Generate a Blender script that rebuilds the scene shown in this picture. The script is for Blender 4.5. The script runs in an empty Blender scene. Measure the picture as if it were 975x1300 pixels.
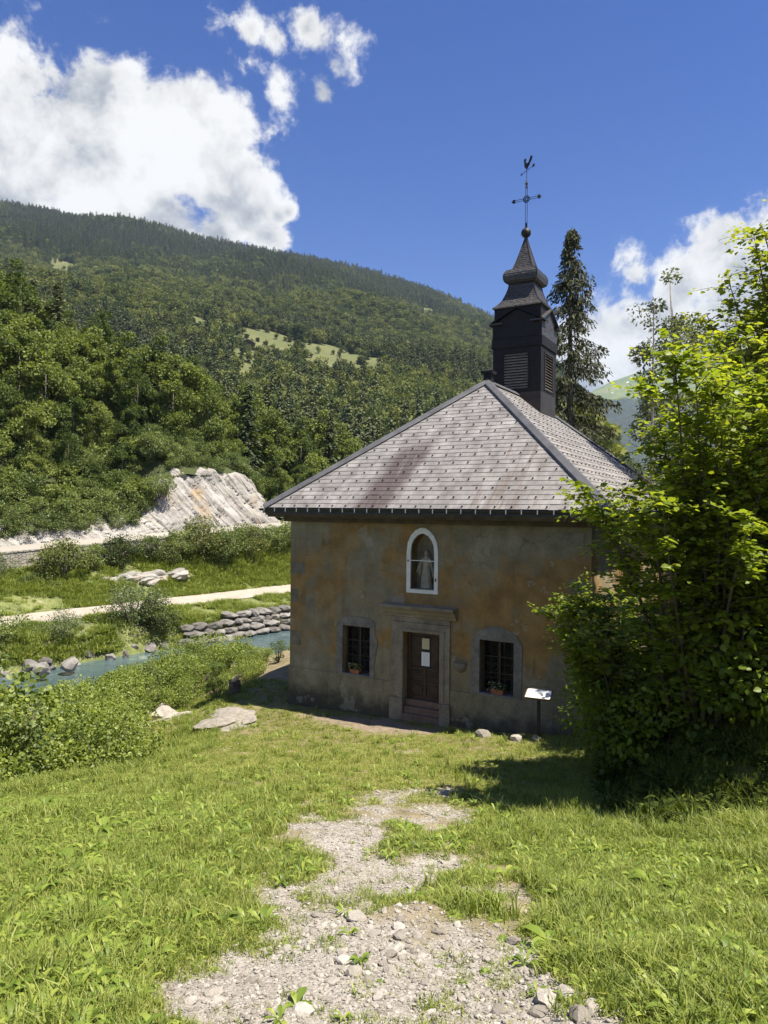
import bpy, bmesh, math, random
import numpy as np
from mathutils import Vector, Matrix, Euler
from mathutils.geometry import tessellate_polygon

random.seed(7)
RNG = np.random.default_rng(11)
R = math.radians
scene = bpy.context.scene
COL = scene.collection

# ------------------------------------------------------------------ camera
F_PX, ROLL, PITCH = 901.8, 0.0094, -0.0035          # focal length in photo pixels (975 x 1300)
EYE = Vector((0.0, 0.0, 6.0))
cam_d = bpy.data.cameras.new('camera')
cam = bpy.data.objects.new('camera', cam_d)
COL.objects.link(cam)
cam_d.sensor_fit = 'VERTICAL'
cam_d.sensor_height = 36.0
cam_d.lens = 36.0 * F_PX / 1300.0
cam_d.clip_start = 0.1
cam_d.clip_end = 30000
cam.location = EYE
cam.rotation_mode = 'XYZ'
cam.rotation_euler = (Euler((R(90) + PITCH, 0, 0)).to_matrix() @ Euler((0, 0, ROLL)).to_matrix()).to_euler()
scene.camera = cam

def ray(px, py):
    u, v = px - 487.5, py - 650.0
    cr, sr = math.cos(ROLL), math.sin(ROLL)
    a, b = u * cr + v * sr, -u * sr + v * cr
    x, z = a / F_PX, -b / F_PX
    cp, sp = math.cos(PITCH), math.sin(PITCH)
    return np.array([x, cp - z * sp, sp + z * cp])
def at(px, py, Y):
    r = ray(px, py); k = Y / r[1]
    return np.array([r[0] * k, Y, 6.0 + r[2] * k])

# ------------------------------------------------------------------ sun, sky with cumulus, exposure
SUN_EL = R(66)
SUN_H = Vector((0.885, -0.465)).normalized()          # horizontal direction towards the sun
SUN = Vector((SUN_H.x * math.cos(SUN_EL), SUN_H.y * math.cos(SUN_EL), math.sin(SUN_EL)))
sl = bpy.data.lights.new('sun', 'SUN')
sl.energy = 5.0
sl.angle = R(0.53)
sl.color = (1.0, 0.93, 0.80)
so = bpy.data.objects.new('sun', sl)
COL.objects.link(so)
so.location = (30, -10, 60)
so.rotation_euler = (-SUN).to_track_quat('-Z', 'Y').to_euler()

scene.view_settings.view_transform = 'Standard'
scene.view_settings.look = 'None'
scene.view_settings.exposure = 1.14
scene.view_settings.gamma = 1.0
scene.view_settings.use_curve_mapping = False
scene.render.engine = 'CYCLES'
scene.cycles.use_denoising = True
scene.cycles.max_bounces = 7
scene.cycles.diffuse_bounces = 3
scene.cycles.glossy_bounces = 2
scene.cycles.transmission_bounces = 5
scene.cycles.volume_bounces = 0
scene.cycles.transparent_max_bounces = 6
scene.cycles.sample_clamp_indirect = 6.0

world = bpy.data.worlds.new('World')
scene.world = world
world.use_nodes = True
wt = world.node_tree
wt.nodes.clear()

class NT:
    """small helper round a node tree"""
    def __init__(self, tree): self.t = tree; self.n = tree.nodes; self.l = tree.links
    def node(self, kind, **kw):
        nd = self.n.new(kind)
        for k, v in kw.items(): setattr(nd, k, v)
        return nd
    def put(self, sock, v):
        if hasattr(v, 'is_output'): self.l.new(v, sock)
        elif v is not None: sock.default_value = v
    def math(self, op, a, b=None, c=None, clamp=False):
        nd = self.node('ShaderNodeMath', operation=op); nd.use_clamp = clamp
        for i, v in enumerate((a, b, c)): self.put(nd.inputs[i], v)
        return nd.outputs[0]
    def vmath(self, op, a, b=None):
        nd = self.node('ShaderNodeVectorMath', operation=op)
        self.put(nd.inputs[0], a); self.put(nd.inputs[1], b)
        return nd.outputs['Value'] if op in ('LENGTH', 'DOT_PRODUCT', 'DISTANCE') else nd.outputs[0]
    def noise(self, vec, scale, detail=4, rough=0.55, dist=0.0, out=0):
        nd = self.node('ShaderNodeTexNoise')
        self.put(nd.inputs['Vector'], vec)
        nd.inputs['Scale'].default_value = scale; nd.inputs['Detail'].default_value = detail
        nd.inputs['Roughness'].default_value = rough; nd.inputs['Distortion'].default_value = dist
        return nd.outputs[out]
    def voro(self, vec, scale, feature='F1', out='Distance'):
        nd = self.node('ShaderNodeTexVoronoi', feature=feature)
        self.put(nd.inputs['Vector'], vec); nd.inputs['Scale'].default_value = scale
        return nd.outputs[out]
    def ramp(self, fac, stops, interp='LINEAR'):
        nd = self.node('ShaderNodeValToRGB'); cr = nd.color_ramp; cr.interpolation = interp
        while len(cr.elements) < len(stops): cr.elements.new(0.5)
        for e, (p, c) in zip(cr.elements, stops):
            e.position = p
            e.color = (*c, 1) if hasattr(c, '__len__') else (c, c, c, 1)
        self.put(nd.inputs[0], fac)
        return nd.outputs[0]
    def smooth(self, v, lo, hi, a=0.0, b=1.0):
        nd = self.node('ShaderNodeMapRange', interpolation_type='SMOOTHSTEP')
        self.put(nd.inputs[0], v); self.put(nd.inputs[1], lo); self.put(nd.inputs[2], hi)
        nd.inputs[3].default_value = a; nd.inputs[4].default_value = b
        return nd.outputs[0]
    def mix(self, fac, a, b, mode='MIX'):
        nd = self.node('ShaderNodeMix', data_type='RGBA', blend_type=mode)
        self.put(nd.inputs[0], fac)
        for i, v in ((6, a), (7, b)):
            if hasattr(v, '__len__') and len(v) == 3: v = (*v, 1)
            self.put(nd.inputs[i], v)
        return nd.outputs[2]
    def mapping(self, vec, scale=(1, 1, 1), rot=(0, 0, 0), loc=(0, 0, 0)):
        nd = self.node('ShaderNodeMapping')
        self.put(nd.inputs[0], vec); nd.inputs[1].default_value = loc; nd.inputs[2].default_value = rot; nd.inputs[3].default_value = scale
        return nd.outputs[0]
    def bump(self, h, strength=0.3, dist=0.02):
        nd = self.node('ShaderNodeBump'); nd.inputs['Strength'].default_value = strength
        nd.inputs['Distance'].default_value = dist; self.put(nd.inputs['Height'], h)
        return nd.outputs[0]

def build_world():
    w = NT(wt)
    sky = w.node('ShaderNodeTexSky', sky_type='NISHITA')
    sky.sun_disc = False
    sky.sun_elevation = SUN_EL
    sky.sun_rotation = math.atan2(SUN_H.x, SUN_H.y)
    sky.altitude = 900; sky.air_density = 1.0; sky.dust_density = 0.25; sky.ozone_density = 2.2
    hs = w.node('ShaderNodeHueSaturation'); hs.inputs['Saturation'].default_value = 1.38
    hs.inputs['Hue'].default_value = 0.519
    w.l.new(sky.outputs[0], hs.inputs['Color'])
    tc = w.node('ShaderNodeTexCoord')
    d = w.vmath('NORMALIZE', tc.outputs['Generated'])
    # cumulus banks: each is a cluster of soft lumps in the sky's own directions
    lumps = [(-60, 190, 190, 1), (60, 185, 125, 1), (150, 200, 118, 1), (10, 120, 85, 1), (130, 120, 55, 1), (225, 190, 95, 1), (268, 150, 66, 1),
             (285, 240, 72, 1), (318, 278, 46, 1), (352, 274, 20, .8), (120, 300, 110, 1), (215, 290, 80, 1), (275, 300, 55, 1), (335, 300, 40, 1), (365, 270, 14, .7),
             (316, 36, 25, .52), (350, 48, 24, .52), (390, 38, 32, .60), (316, 80, 36, .20), (346, 115, 34, .18),
             (411, 120, 24, .46), (438, 88, 34, .22), (446, 64, 18, .18),
             (1010, 318, 96, 1), (925, 335, 72, 1), (866, 362, 50, 1), (812, 348, 30, .42), (790, 372, 26, .4), (935, 400, 90, 1), (800, 430, 74, 1), (748, 458, 98, 1), (850, 450, 100, 1), (960, 490, 130, 1), (1090, 370, 140, 1)]
    field = None
    for px, py, r, pw in lumps:
        c = ray(px, py); c = c / np.linalg.norm(c)
        dist = w.vmath('DISTANCE', d, tuple(c))
        f = w.math('MULTIPLY_ADD', dist, -pw / (r / F_PX * 0.93), pw)
        if field is None: field = f
        else:
            nd = w.node('ShaderNodeMath', operation='SMOOTH_MAX')
            w.put(nd.inputs[0], field); w.put(nd.inputs[1], f); nd.inputs[2].default_value = 0.12
            field = nd.outputs[0]
    # scattered cumulus all round the rest of the sky
    dz = w.node('ShaderNodeSeparateXYZ'); w.l.new(d, dz.inputs[0])
    away = w.smooth(dz.outputs[1], 0.35, 0.55, 1, 0)
    gen = w.noise(d, 3.2, 3, 0.5)
    gen = w.math('MULTIPLY', w.math('SUBTRACT', gen, 0.56), 5.0)
    gen = w.math('ADD', gen, w.math('MULTIPLY', w.math('SUBTRACT', away, 1), 9))
    field = w.math('MAXIMUM', field, gen)
    warp = w.noise(d, 7, 3, 0.55, out=1)
    dw = w.vmath('ADD', d, w.vmath('MULTIPLY', w.vmath('SUBTRACT', warp, (.5, .5, .5)), (.05, .05, .05)))
    n1 = w.noise(dw, 12, 11, 0.62)
    vo = w.voro(dw, 26)
    puff = w.math('MULTIPLY_ADD', vo, -0.5, 0.30)
    n4 = w.noise(dw, 40, 8, 0.65)
    det = w.math('ADD', w.math('MULTIPLY_ADD', w.math('SUBTRACT', n4, 0.5), 0.7, w.math('MULTIPLY', w.math('SUBTRACT', n1, 0.5), 1.9)), w.math('MULTIPLY', puff, 0.30))
    dens = w.math('ADD', field, det)
    alpha = w.smooth(dens, 0.10, 0.46)
    # brightness: lit crowns, greyer where the bank is thick or faces down
    n2 = w.noise(dw, 8, 5, 0.55)
    thick = w.smooth(dens, 0.25, 1.1)
    shift = w.vmath('ADD', dw, tuple(0.03 * SUN))
    n3 = w.noise(shift, 11, 6, 0.55)
    relief = w.math('MULTIPLY', w.math('SUBTRACT', n1, n3), 1.0)
    g = w.math('MULTIPLY', thick, w.smooth(n2, 0.38, 0.68))
    br = w.math('ADD', w.math('MULTIPLY_ADD', g, -0.42, 1.0), w.math('MULTIPLY', relief, 1.5))
    br = w.math('MINIMUM', w.math('MAXIMUM', br, 0.60), 1.08)
    ccol = w.mix(w.smooth(br, 0.62, 0.95), (0.74, 0.79, 0.87), (1.0, 1.0, 0.995))
    cc = w.vmath('SCALE', ccol); wt.nodes[-1].inputs['Scale'].default_value = 1.0
    w.put(wt.nodes[-1].inputs['Scale'], br)
    b1 = w.node('ShaderNodeBackground'); w.l.new(hs.outputs[0], b1.inputs[0]); b1.inputs[1].default_value = 0.067
    b2 = w.node('ShaderNodeBackground'); w.l.new(cc, b2.inputs[0]); b2.inputs[1].default_value = 0.42
    mx = w.node('ShaderNodeMixShader'); w.l.new(alpha, mx.inputs[0]); w.l.new(b1.outputs[0], mx.inputs[1]); w.l.new(b2.outputs[0], mx.inputs[2])
    out = w.node('ShaderNodeOutputWorld'); w.l.new(mx.outputs[0], out.inputs[0])
build_world()
world.cycles.sampling_method = 'AUTOMATIC'

# ------------------------------------------------------------------ mesh and object helpers
def mesh_np(name, v, faces, mat=None, smooth=False, attrs=None):
    """faces: (n,3)/(n,4) array, or a list of arrays of different widths, or list of index lists"""
    me = bpy.data.meshes.new(name)
    v = np.asarray(v, dtype=np.float32)
    if isinstance(faces, np.ndarray): faces = [faces]
    if len(faces) and isinstance(faces[0], np.ndarray) and faces[0].ndim == 2:
        loops = np.concatenate([f.ravel() for f in faces]).astype(np.int32)
        tot = np.concatenate([np.full(len(f), f.shape[1]) for f in faces]).astype(np.int32)
    else:
        loops = np.array([i for f in faces for i in f], dtype=np.int32)
        tot = np.array([len(f) for f in faces], dtype=np.int32)
    start = np.concatenate([[0], np.cumsum(tot)[:-1]]).astype(np.int32)
    me.vertices.add(len(v)); me.vertices.foreach_set('co', v.ravel())
    me.loops.add(len(loops)); me.loops.foreach_set('vertex_index', loops)
    me.polygons.add(len(tot)); me.polygons.foreach_set('loop_start', start); me.polygons.foreach_set('loop_total', tot)
    if smooth: me.polygons.foreach_set('use_smooth', np.ones(len(tot), dtype=bool))
    me.update(calc_edges=True)
    if attrs:
        for k, a in attrs.items():
            at_ = me.attributes.new(k, 'FLOAT', 'POINT'); at_.data.foreach_set('value', np.asarray(a, dtype=np.float32))
    if mat is not None: me.materials.append(mat)
    return me
def link(name, me, parent=None):
    o = bpy.data.objects.new(name, me); COL.objects.link(o)
    if parent is not None: o.parent = parent
    return o
def tag(o, label=None, cat=None, group=None, kind=None):
    if label: o['label'] = label
    if cat: o['category'] = cat
    if group: o['group'] = group
    if kind: o['kind'] = kind
    return o
def empty(name, loc=(0, 0, 0), rz=0.0):
    e = bpy.data.objects.new(name, None); COL.objects.link(e)
    e.location = loc; e.rotation_euler = (0, 0, rz); e.empty_display_size = 0.2
    return e
def copy_tree(o, parent=None):
    c = o.copy(); COL.objects.link(c)
    if parent is not None: c.parent = parent
    for ch in list(o.children): copy_tree(ch, c)
    return c

class MB:
    """collects boxes, prisms, tubes, lathes for ONE mesh"""
    def __init__(self): self.v = []; self.f = []
    def add(self, v, f):
        b = len(self.v); self.v.extend([tuple(p) for p in v]); self.f.extend([[i + b for i in q] for q in f]); return self
    def box(self, x0, x1, y0, y1, z0, z1, M=None):
        v = [Vector((x, y, z)) for z in (z0, z1) for y in (y0, y1) for x in (x0, x1)]
        if M is not None: v = [M @ p for p in v]
        return self.add(v, [(0, 2, 3, 1), (4, 5, 7, 6), (0, 1, 5, 4), (2, 6, 7, 3), (0, 4, 6, 2), (1, 3, 7, 5)])
    def loft(self, rings, caps=True, closed=True):
        n = len(rings[0]); v = [p for r in rings for p in r]; f = []
        m = n if closed else n - 1
        for i in range(len(rings) - 1):
            for j in range(m):
                k = (j + 1) % n
                f.append((i * n + j, i * n + k, (i + 1) * n + k, (i + 1) * n + j))
        if caps: f.append(tuple(range(n))[::-1]); f.append(tuple((len(rings) - 1) * n + j for j in range(n)))
        return self.add(v, f)
    def tube(self, pts, rad, n=6, caps=True):
        pts = [Vector(p) for p in pts]
        if not hasattr(rad, '__len__'): rad = [rad] * len(pts)
        rings = []; up = Vector((0.13, 0.97, 0.21))
        for i, p in enumerate(pts):
            d = (pts[min(i + 1, len(pts) - 1)] - pts[max(i - 1, 0)]).normalized()
            a = d.cross(up)
            if a.length < 1e-3: a = d.cross(Vector((1, 0, 0)))
            a.normalize(); b = d.cross(a)
            rings.append([p + (a * math.cos(t) + b * math.sin(t)) * rad[i] for t in [2 * math.pi * j / n for j in range(n)]])
        return self.loft(rings, caps)
    def lathe(self, prof, c=(0, 0, 0), n=16):
        rings = [[(c[0] + r * math.cos(2 * math.pi * j / n), c[1] + r * math.sin(2 * math.pi * j / n), c[2] + z) for j in range(n)] for r, z in prof]
        return self.loft(rings)
    def square(self, prof, c=(0, 0)):
        """four-sided solid, prof = [(half width, z)]"""
        return self.loft([[(c[0] - a, c[1] - a, z), (c[0] + a, c[1] - a, z), (c[0] + a, c[1] + a, z), (c[0] - a, c[1] + a, z)] for a, z in prof])
    def prism(self, outline, d0, d1, axis='y'):
        """extrude a 2-D outline (x, z) from y=d0 to y=d1"""
        r0 = [(x, d0, z) for x, z in outline]; r1 = [(x, d1, z) for x, z in outline]
        return self.loft([r0, r1])
    def mesh(self, name, mat, smooth=False, bevel=0.0):
        me = bpy.data.meshes.new(name); me.from_pydata(self.v, [], self.f)
        bm = bmesh.new(); bm.from_mesh(me)
        bmesh.ops.recalc_face_normals(bm, faces=bm.faces)
        if bevel > 0:
            bmesh.ops.bevel(bm, geom=[e for e in bm.edges if len(e.link_faces) == 2 and e.calc_face_angle(0) > 0.5], offset=bevel, segments=1, affect='EDGES', profile=0.7)
        bm.to_mesh(me); bm.free()
        if smooth:
            for p in me.polygons: p.use_smooth = True
        me.materials.append(mat)
        return me
    def build(self, name, mat, parent=None, smooth=False, bevel=0.0):
        return link(name, self.mesh(name, mat, smooth, bevel), parent)

# value noise in numpy
_perm = RNG.random((256, 256))
def vnoise(x, y, s=1.0, seed=0):
    x = np.asarray(x, float) * s + seed * 17.31; y = np.asarray(y, float) * s + seed * 9.77
    xi = np.floor(x).astype(int); yi = np.floor(y).astype(int); fx = x - xi; fy = y - yi
    fx = fx * fx * (3 - 2 * fx); fy = fy * fy * (3 - 2 * fy)
    g = lambda a, b: _perm[a & 255, b & 255]
    return (g(xi, yi) * (1 - fx) + g(xi + 1, yi) * fx) * (1 - fy) + (g(xi, yi + 1) * (1 - fx) + g(xi + 1, yi + 1) * fx) * fy
def fbm(x, y, s=1.0, oct=4, seed=0, gain=0.5):
    t = 0; a = 1; n = 0
    for i in range(oct):
        t = t + a * vnoise(x, y, s * 2 ** i, seed + i * 3); n += a; a *= gain
    return t / n
def sstep(a, b, x):
    t = np.clip((np.asarray(x, float) - a) / (b - a), 0, 1); return t * t * (3 - 2 * t)

# ------------------------------------------------------------------ materials
def material(name):
    m = bpy.data.materials.new(name); m.use_nodes = True
    n = NT(m.node_tree); b = m.node_tree.nodes['Principled BSDF']
    b.inputs['Roughness'].default_value = 0.8
    if 'Specular IOR Level' in b.inputs: b.inputs['Specular IOR Level'].default_value = 0.3
    return m, n, b
def coords(n, kind='Object'):
    return n.node('ShaderNodeTexCoord').outputs[kind]
def speckled(name, stops, scale=3.0, rough=0.85, bump=0.3, bdist=0.02, detail=7, kind='Object', metal=0.0, spec=0.3, rand=0.0, fine=0.0):
    m, n, b = material(name)
    c = coords(n, kind)
    f = n.noise(c, scale, detail, 0.62)
    if rand:
        oi = n.node('ShaderNodeObjectInfo')
        f = n.math('ADD', f, n.math('MULTIPLY', n.math('SUBTRACT', oi.outputs['Random'], 0.5), rand))
    col = n.ramp(f, stops)
    if fine:
        g = n.noise(c, scale * 9, 4, 0.7)
        col = n.mix(fine, col, n.ramp(g, [(0.3, 0.05), (0.7, 0.95)]), 'OVERLAY')
    n.put(b.inputs['Base Color'], col)
    b.inputs['Roughness'].default_value = rough; b.inputs['Metallic'].default_value = metal
    b.inputs['Specular IOR Level'].default_value = spec
    if bump: n.put(b.inputs['Normal'], n.bump(n.noise(c, scale * 4, 6, 0.65), bump, bdist))
    return m

def foliage(name, dark, mid, light, trans=0.35, rand=0.35, rough=0.45, spec=0.35, tcol=None):
    m, n, b = material(name)
    a = n.node('ShaderNodeAttribute'); a.attribute_name = 'tint'
    oi = n.node('ShaderNodeObjectInfo')
    f = n.math('ADD', a.outputs['Fac'], n.math('MULTIPLY', n.math('SUBTRACT', oi.outputs['Random'], 0.5), rand))
    col = n.ramp(f, [(0.0, dark), (0.5, mid), (1.0, light)])
    n.put(b.inputs['Base Color'], col)
    b.inputs['Roughness'].default_value = rough; b.inputs['Specular IOR Level'].default_value = spec
    tr = n.node('ShaderNodeBsdfTranslucent')
    tc = n.mix(1.0, col, (1.25, 1.25, 0.55) if tcol is None else tcol, 'MULTIPLY')
    n.l.new(tc, tr.inputs[0])
    mx = n.node('ShaderNodeMixShader'); mx.inputs[0].default_value = trans
    n.l.new(b.outputs[0], mx.inputs[1]); n.l.new(tr.outputs[0], mx.inputs[2])
    n.l.new(mx.outputs[0], n.n['Material Output'].inputs[0])
    return m

M = {}
M['hazel'] = foliage('hazel_leaf', (.10, .15, .018), (.20, .265, .028), (.39, .41, .05), .54, .1)
M['maple'] = foliage('maple_leaf', (.10, .15, .018), (.205, .26, .03), (.38, .39, .05), .54, .1)
M['thin'] = foliage('thin_tree_leaf', (.07, .085, .045), (.12, .14, .065), (.20, .22, .10), .35, .1)
M['thicket'] = foliage('thicket_leaf', (.11, .155, .03), (.22, .275, .055), (.39, .43, .11), .45, .35)
M['broad'] = foliage('broadleaf', (.042, .062, .022), (.090, .115, .036), (.18, .195, .058), .28, 1.15, .65, .15)
M['slope'] = foliage('slope_leaf', (.052, .08, .022), (.112, .152, .038), (.23, .265, .07), .36, .9, .6, .2)
M['scrub'] = foliage('bank_shrub_leaf', (.075, .11, .03), (.14, .185, .05), (.24, .28, .085), .32, .6)
M['willow'] = foliage('willow_leaf', (.08, .11, .045), (.15, .19, .075), (.26, .30, .14), .3, .3)
M['conifer'] = foliage('conifer_needle', (.04, .058, .03), (.078, .10, .046), (.14, .155, .07), .18, .8, .6, .2)
M['spruce'] = foliage('spruce_needle', (.03, .038, .02), (.062, .07, .032), (.13, .125, .055), .15, .2, .6, .2)
M['grass'] = foliage('grass_blade', (.10, .14, .022), (.21, .265, .045), (.38, .40, .11), .38, .5, .5, .3)
M['grass_dry'] = foliage('short_turf_blade', (.14, .165, .03), (.262, .285, .06), (.43, .41, .14), .36, .5, .55, .3)
M['weed'] = foliage('weed_leaf', (.10, .155, .02), (.20, .275, .04), (.35, .40, .075), .38, .3, .45, .4)
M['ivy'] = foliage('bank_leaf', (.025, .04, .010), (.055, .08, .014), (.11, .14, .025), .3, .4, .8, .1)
M['bark'] = speckled('bark', [(.3, (.05, .04, .03)), (.7, (.16, .135, .11))], 6, .95, .6, .03)
M['bark_grey'] = speckled('grey_bark', [(.3, (.13, .11, .095)), (.7, (.30, .27, .24))], 6, .95, .5, .02)

# ------------------------------------------------------------------ leaf builders
def leaf_mesh(name, P, Nrm, Dir, size, mat, tint, shape='ovate', width=0.62):
    """P, Nrm, Dir: (n,3); size, tint: (n,). One fan of faces per leaf, leaf base at P growing along Dir."""
    n = len(P)
    Dir = Dir / (np.linalg.norm(Dir, axis=1, keepdims=True) + 1e-9)
    Nrm = Nrm - Dir * (Nrm * Dir).sum(1, keepdims=True); Nrm /= (np.linalg.norm(Nrm, axis=1, keepdims=True) + 1e-9)
    S = np.cross(Dir, Nrm)
    if shape == 'ovate':
        prof = [(0, 0, 0), (.30, .46, .07), (.30, -.46, .07), (.66, .40, .05), (.66, -.40, .05), (1.0, 0, -.10), (.48, 0, 0)]
        faces = np.array([[0, 6, 1, 1], [0, 2, 6, 6], [6, 3, 1, 1], [6, 2, 4, 4], [6, 5, 3, 3], [6, 4, 5, 5]])[:, :3]
    elif shape == 'rhomb':
        prof = [(0, 0, 0), (.5, .5, .03), (.5, -.5, .03), (1.0, 0, -.06)]
        faces = np.array([[0, 2, 3, 1]])
    elif shape == 'blade':
        prof = [(0, .5, 0), (0, -.5, 0), (.55, .42, .05), (.55, -.42, .05), (1.0, 0, -.12)]
        faces = None
    size = np.asarray(size)[:, None]
    vs = []
    for (a, s, h) in prof:
        vs.append(P + Dir * (a * size) + S * (s * width * size) + Nrm * (h * size))
    k = len(prof)
    V = np.stack(vs, 1).reshape(-1, 3)
    base = (np.arange(n) * k)[:, None, None]
    if faces is not None:
        Fs = [(base + faces[None]).reshape(-1, faces.shape[1])]
    else:
        q = np.array([[0, 1, 3, 2]]); t = np.array([[2, 3, 4]])
        Fs = [(base + q[None]).reshape(-1, 4), (base + t[None]).reshape(-1, 3)]
    T = np.repeat(np.asarray(tint), k)
    return mesh_np(name, V, Fs, mat, True, {'tint': T})

def rnd_unit(n, rng):
    v = rng.normal(size=(n, 3)); return v / np.linalg.norm(v, axis=1, keepdims=True)

def crown_mesh(name, seed, h, r, base, n, leaf, mat, shape='rhomb', lumps=26, taper=0.0, flat=0.5, width=.8, spread=.42, tlo=.15, thi=.85):
    """loose crown: leaf-sized faces in lumps spread through an uneven egg, with gaps between"""
    rng = np.random.default_rng(seed)
    ax = rng.uniform(-.18, .18, 2) * r
    L = []
    while len(L) < lumps:
        q = rnd_unit(1, rng)[0] * rng.uniform(.35, 1.0) ** .6
        zz = base + (q[2] * .5 + .5) * (h - base)
        t = (zz - base) / (h - base)
        rr = r * (1 - taper * t) * (0.75 + .5 * rng.random())
        L.append((q[0] * rr + ax[0] * t, q[1] * rr + ax[1] * t, zz, r * spread * rng.uniform(.6, 1.25)))
    L = np.array(L)
    idx = rng.integers(0, lumps, n)
    q = rnd_unit(n, rng); rad = rng.uniform(.25, 1, n) ** .5
    out = q * rad[:, None] * L[idx, 3][:, None] * np.array([1, 1, .72])
    P = L[idx, :3] + out
    P[:, 2] = np.maximum(P[:, 2], base * .6)
    N = q * (1 - flat) + np.array([0, 0, 1.0]) * flat + rng.normal(size=(n, 3)) * .45
    D = q * .7 + rng.normal(size=(n, 3)) * .6 + np.array([0, 0, -.15])
    sz = leaf * rng.uniform(.6, 1.3, n)
    tint = np.clip(rng.uniform(tlo, thi, n) + rng.normal(0, .13, lumps)[idx], 0, 1)
    return leaf_mesh(name, P, N, D, sz, mat, tint, shape, width)

def trunk_mesh(name, seed, h, r0, mat, limbs=7, lean=.06, spread=.5, start=.3):
    rng = random.Random(seed); b = MB()
    pts = [Vector((rng.uniform(-1, 1) * lean * h * (i / 5) ** 1.3, rng.uniform(-1, 1) * lean * h * (i / 5) ** 1.3, h * i / 5 - (.3 if i == 0 else 0))) for i in range(6)]
    b.tube(pts, [r0 * (1 - .85 * i / 5) * (1.25 if i == 0 else 1) for i in range(6)], 7)
    for k in range(limbs):
        t = start + (0.92 - start) * (k + .5) / limbs
        i = min(int(t * 5), 4); p = pts[i].lerp(pts[i + 1], t * 5 - i)
        a = k * 2.4 + rng.uniform(-.4, .4); L = h * spread * (1.05 - t) * rng.uniform(.7, 1.1)
        d = Vector((math.cos(a), math.sin(a), rng.uniform(.35, .9)))
        q = p + d * L * .5; e = q + (d + Vector((rng.uniform(-.3, .3), rng.uniform(-.3, .3), .15))) * L * .5
        b.tube([p, q, e], [r0 * (1 - .8 * t) * .5, r0 * (1 - .8 * t) * .32, .008], 5)
    return b.mesh(name, mat, True)

def conifer_mesh(name, seed, h, r, n_whorl, per, mat, leaf=.5, droop=.35, sub=3, base=.12, ragged=.3):
    rng = np.random.default_rng(seed)
    P = []; N = []; D = []; S = []; T = []
    for i in range(n_whorl):
        t = base + (1 - base) * (i / n_whorl) ** .95
        z = h * t
        for j in range(per):
            a = rng.uniform(0, 2 * math.pi)
            L = r * (1 - t) ** .85 * rng.uniform(1 - ragged, 1.1) + .12 * r
            for s in range(sub):
                f = (s + .3) / sub
                c = np.array([math.cos(a) * L * f, math.sin(a) * L * f, z - droop * L * f * f + .05 * L])
                dirv = np.array([math.cos(a + rng.uniform(-.5, .5)), math.sin(a + rng.uniform(-.5, .5)), -droop * 1.2])
                P.append(c); D.append(dirv); N.append([rng.normal() * .35, rng.normal() * .35, 1]); S.append(leaf * rng.uniform(.7, 1.2) * (1.1 - .5 * t)); T.append(rng.uniform(.1, .9))
    return leaf_mesh(name, np.array(P), np.array(N), np.array(D), np.array(S), mat, np.array(T), 'rhomb', .55)

# scatter what nobody could count
PROTO_N = [0]
def scatter(name, pts, rot, scl, idx, meshes, label=None, cat=None, kind='stuff'):
    PROTO_N[0] += 1
    pc = bpy.data.collections.new(name + '_kinds')
    for i, me in enumerate(meshes):
        o = bpy.data.objects.new('%s_kind_%02d' % (name, i), me); pc.objects.link(o)
    me = bpy.data.meshes.new(name); me.vertices.add(len(pts))
    me.vertices.foreach_set('co', np.asarray(pts, np.float32).ravel())
    a = me.attributes.new('rot', 'FLOAT_VECTOR', 'POINT'); a.data.foreach_set('vector', np.asarray(rot, np.float32).ravel())
    scl = np.asarray(scl, np.float32)
    if scl.ndim == 1: scl = np.stack([scl] * 3, 1)
    a = me.attributes.new('scl', 'FLOAT_VECTOR', 'POINT'); a.data.foreach_set('vector', scl.ravel())
    a = me.attributes.new('idx', 'INT', 'POINT'); a.data.foreach_set('value', np.asarray(idx, np.int32))
    for m_ in meshes:
        for mm in m_.materials:
            if mm.name not in [x.name for x in me.materials]: me.materials.append(mm)
    o = link(name, me)
    ng = bpy.data.node_groups.new(name + '_scatter', 'GeometryNodeTree')
    ng.interface.new_socket('Geometry', in_out='INPUT', socket_type='NodeSocketGeometry')
    ng.interface.new_socket('Geometry', in_out='OUTPUT', socket_type='NodeSocketGeometry')
    N_ = ng.nodes; L_ = ng.links
    gi = N_.new('NodeGroupInput'); go = N_.new('NodeGroupOutput')
    ci = N_.new('GeometryNodeCollectionInfo'); ci.inputs['Collection'].default_value = pc
    ci.inputs['Separate Children'].default_value = True; ci.inputs['Reset Children'].default_value = True
    ip = N_.new('GeometryNodeInstanceOnPoints'); ip.inputs['Pick Instance'].default_value = True
    def named(nm, dt):
        q = N_.new('GeometryNodeInputNamedAttribute'); q.data_type = dt; q.inputs['Name'].default_value = nm
        return q.outputs['Attribute']
    e2r = N_.new('FunctionNodeEulerToRotation')
    L_.new(named('rot', 'FLOAT_VECTOR'), e2r.inputs[0])
    L_.new(gi.outputs[0], ip.inputs['Points']); L_.new(ci.outputs[0], ip.inputs['Instance'])
    L_.new(named('idx', 'INT'), ip.inputs['Instance Index']); L_.new(e2r.outputs[0], ip.inputs['Rotation'])
    L_.new(named('scl', 'FLOAT_VECTOR'), ip.inputs['Scale']); L_.new(ip.outputs[0], go.inputs[0])
    md = o.modifiers.new('scatter', 'NODES'); md.node_group = ng
    return tag(o, label, cat, None, kind)

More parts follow.
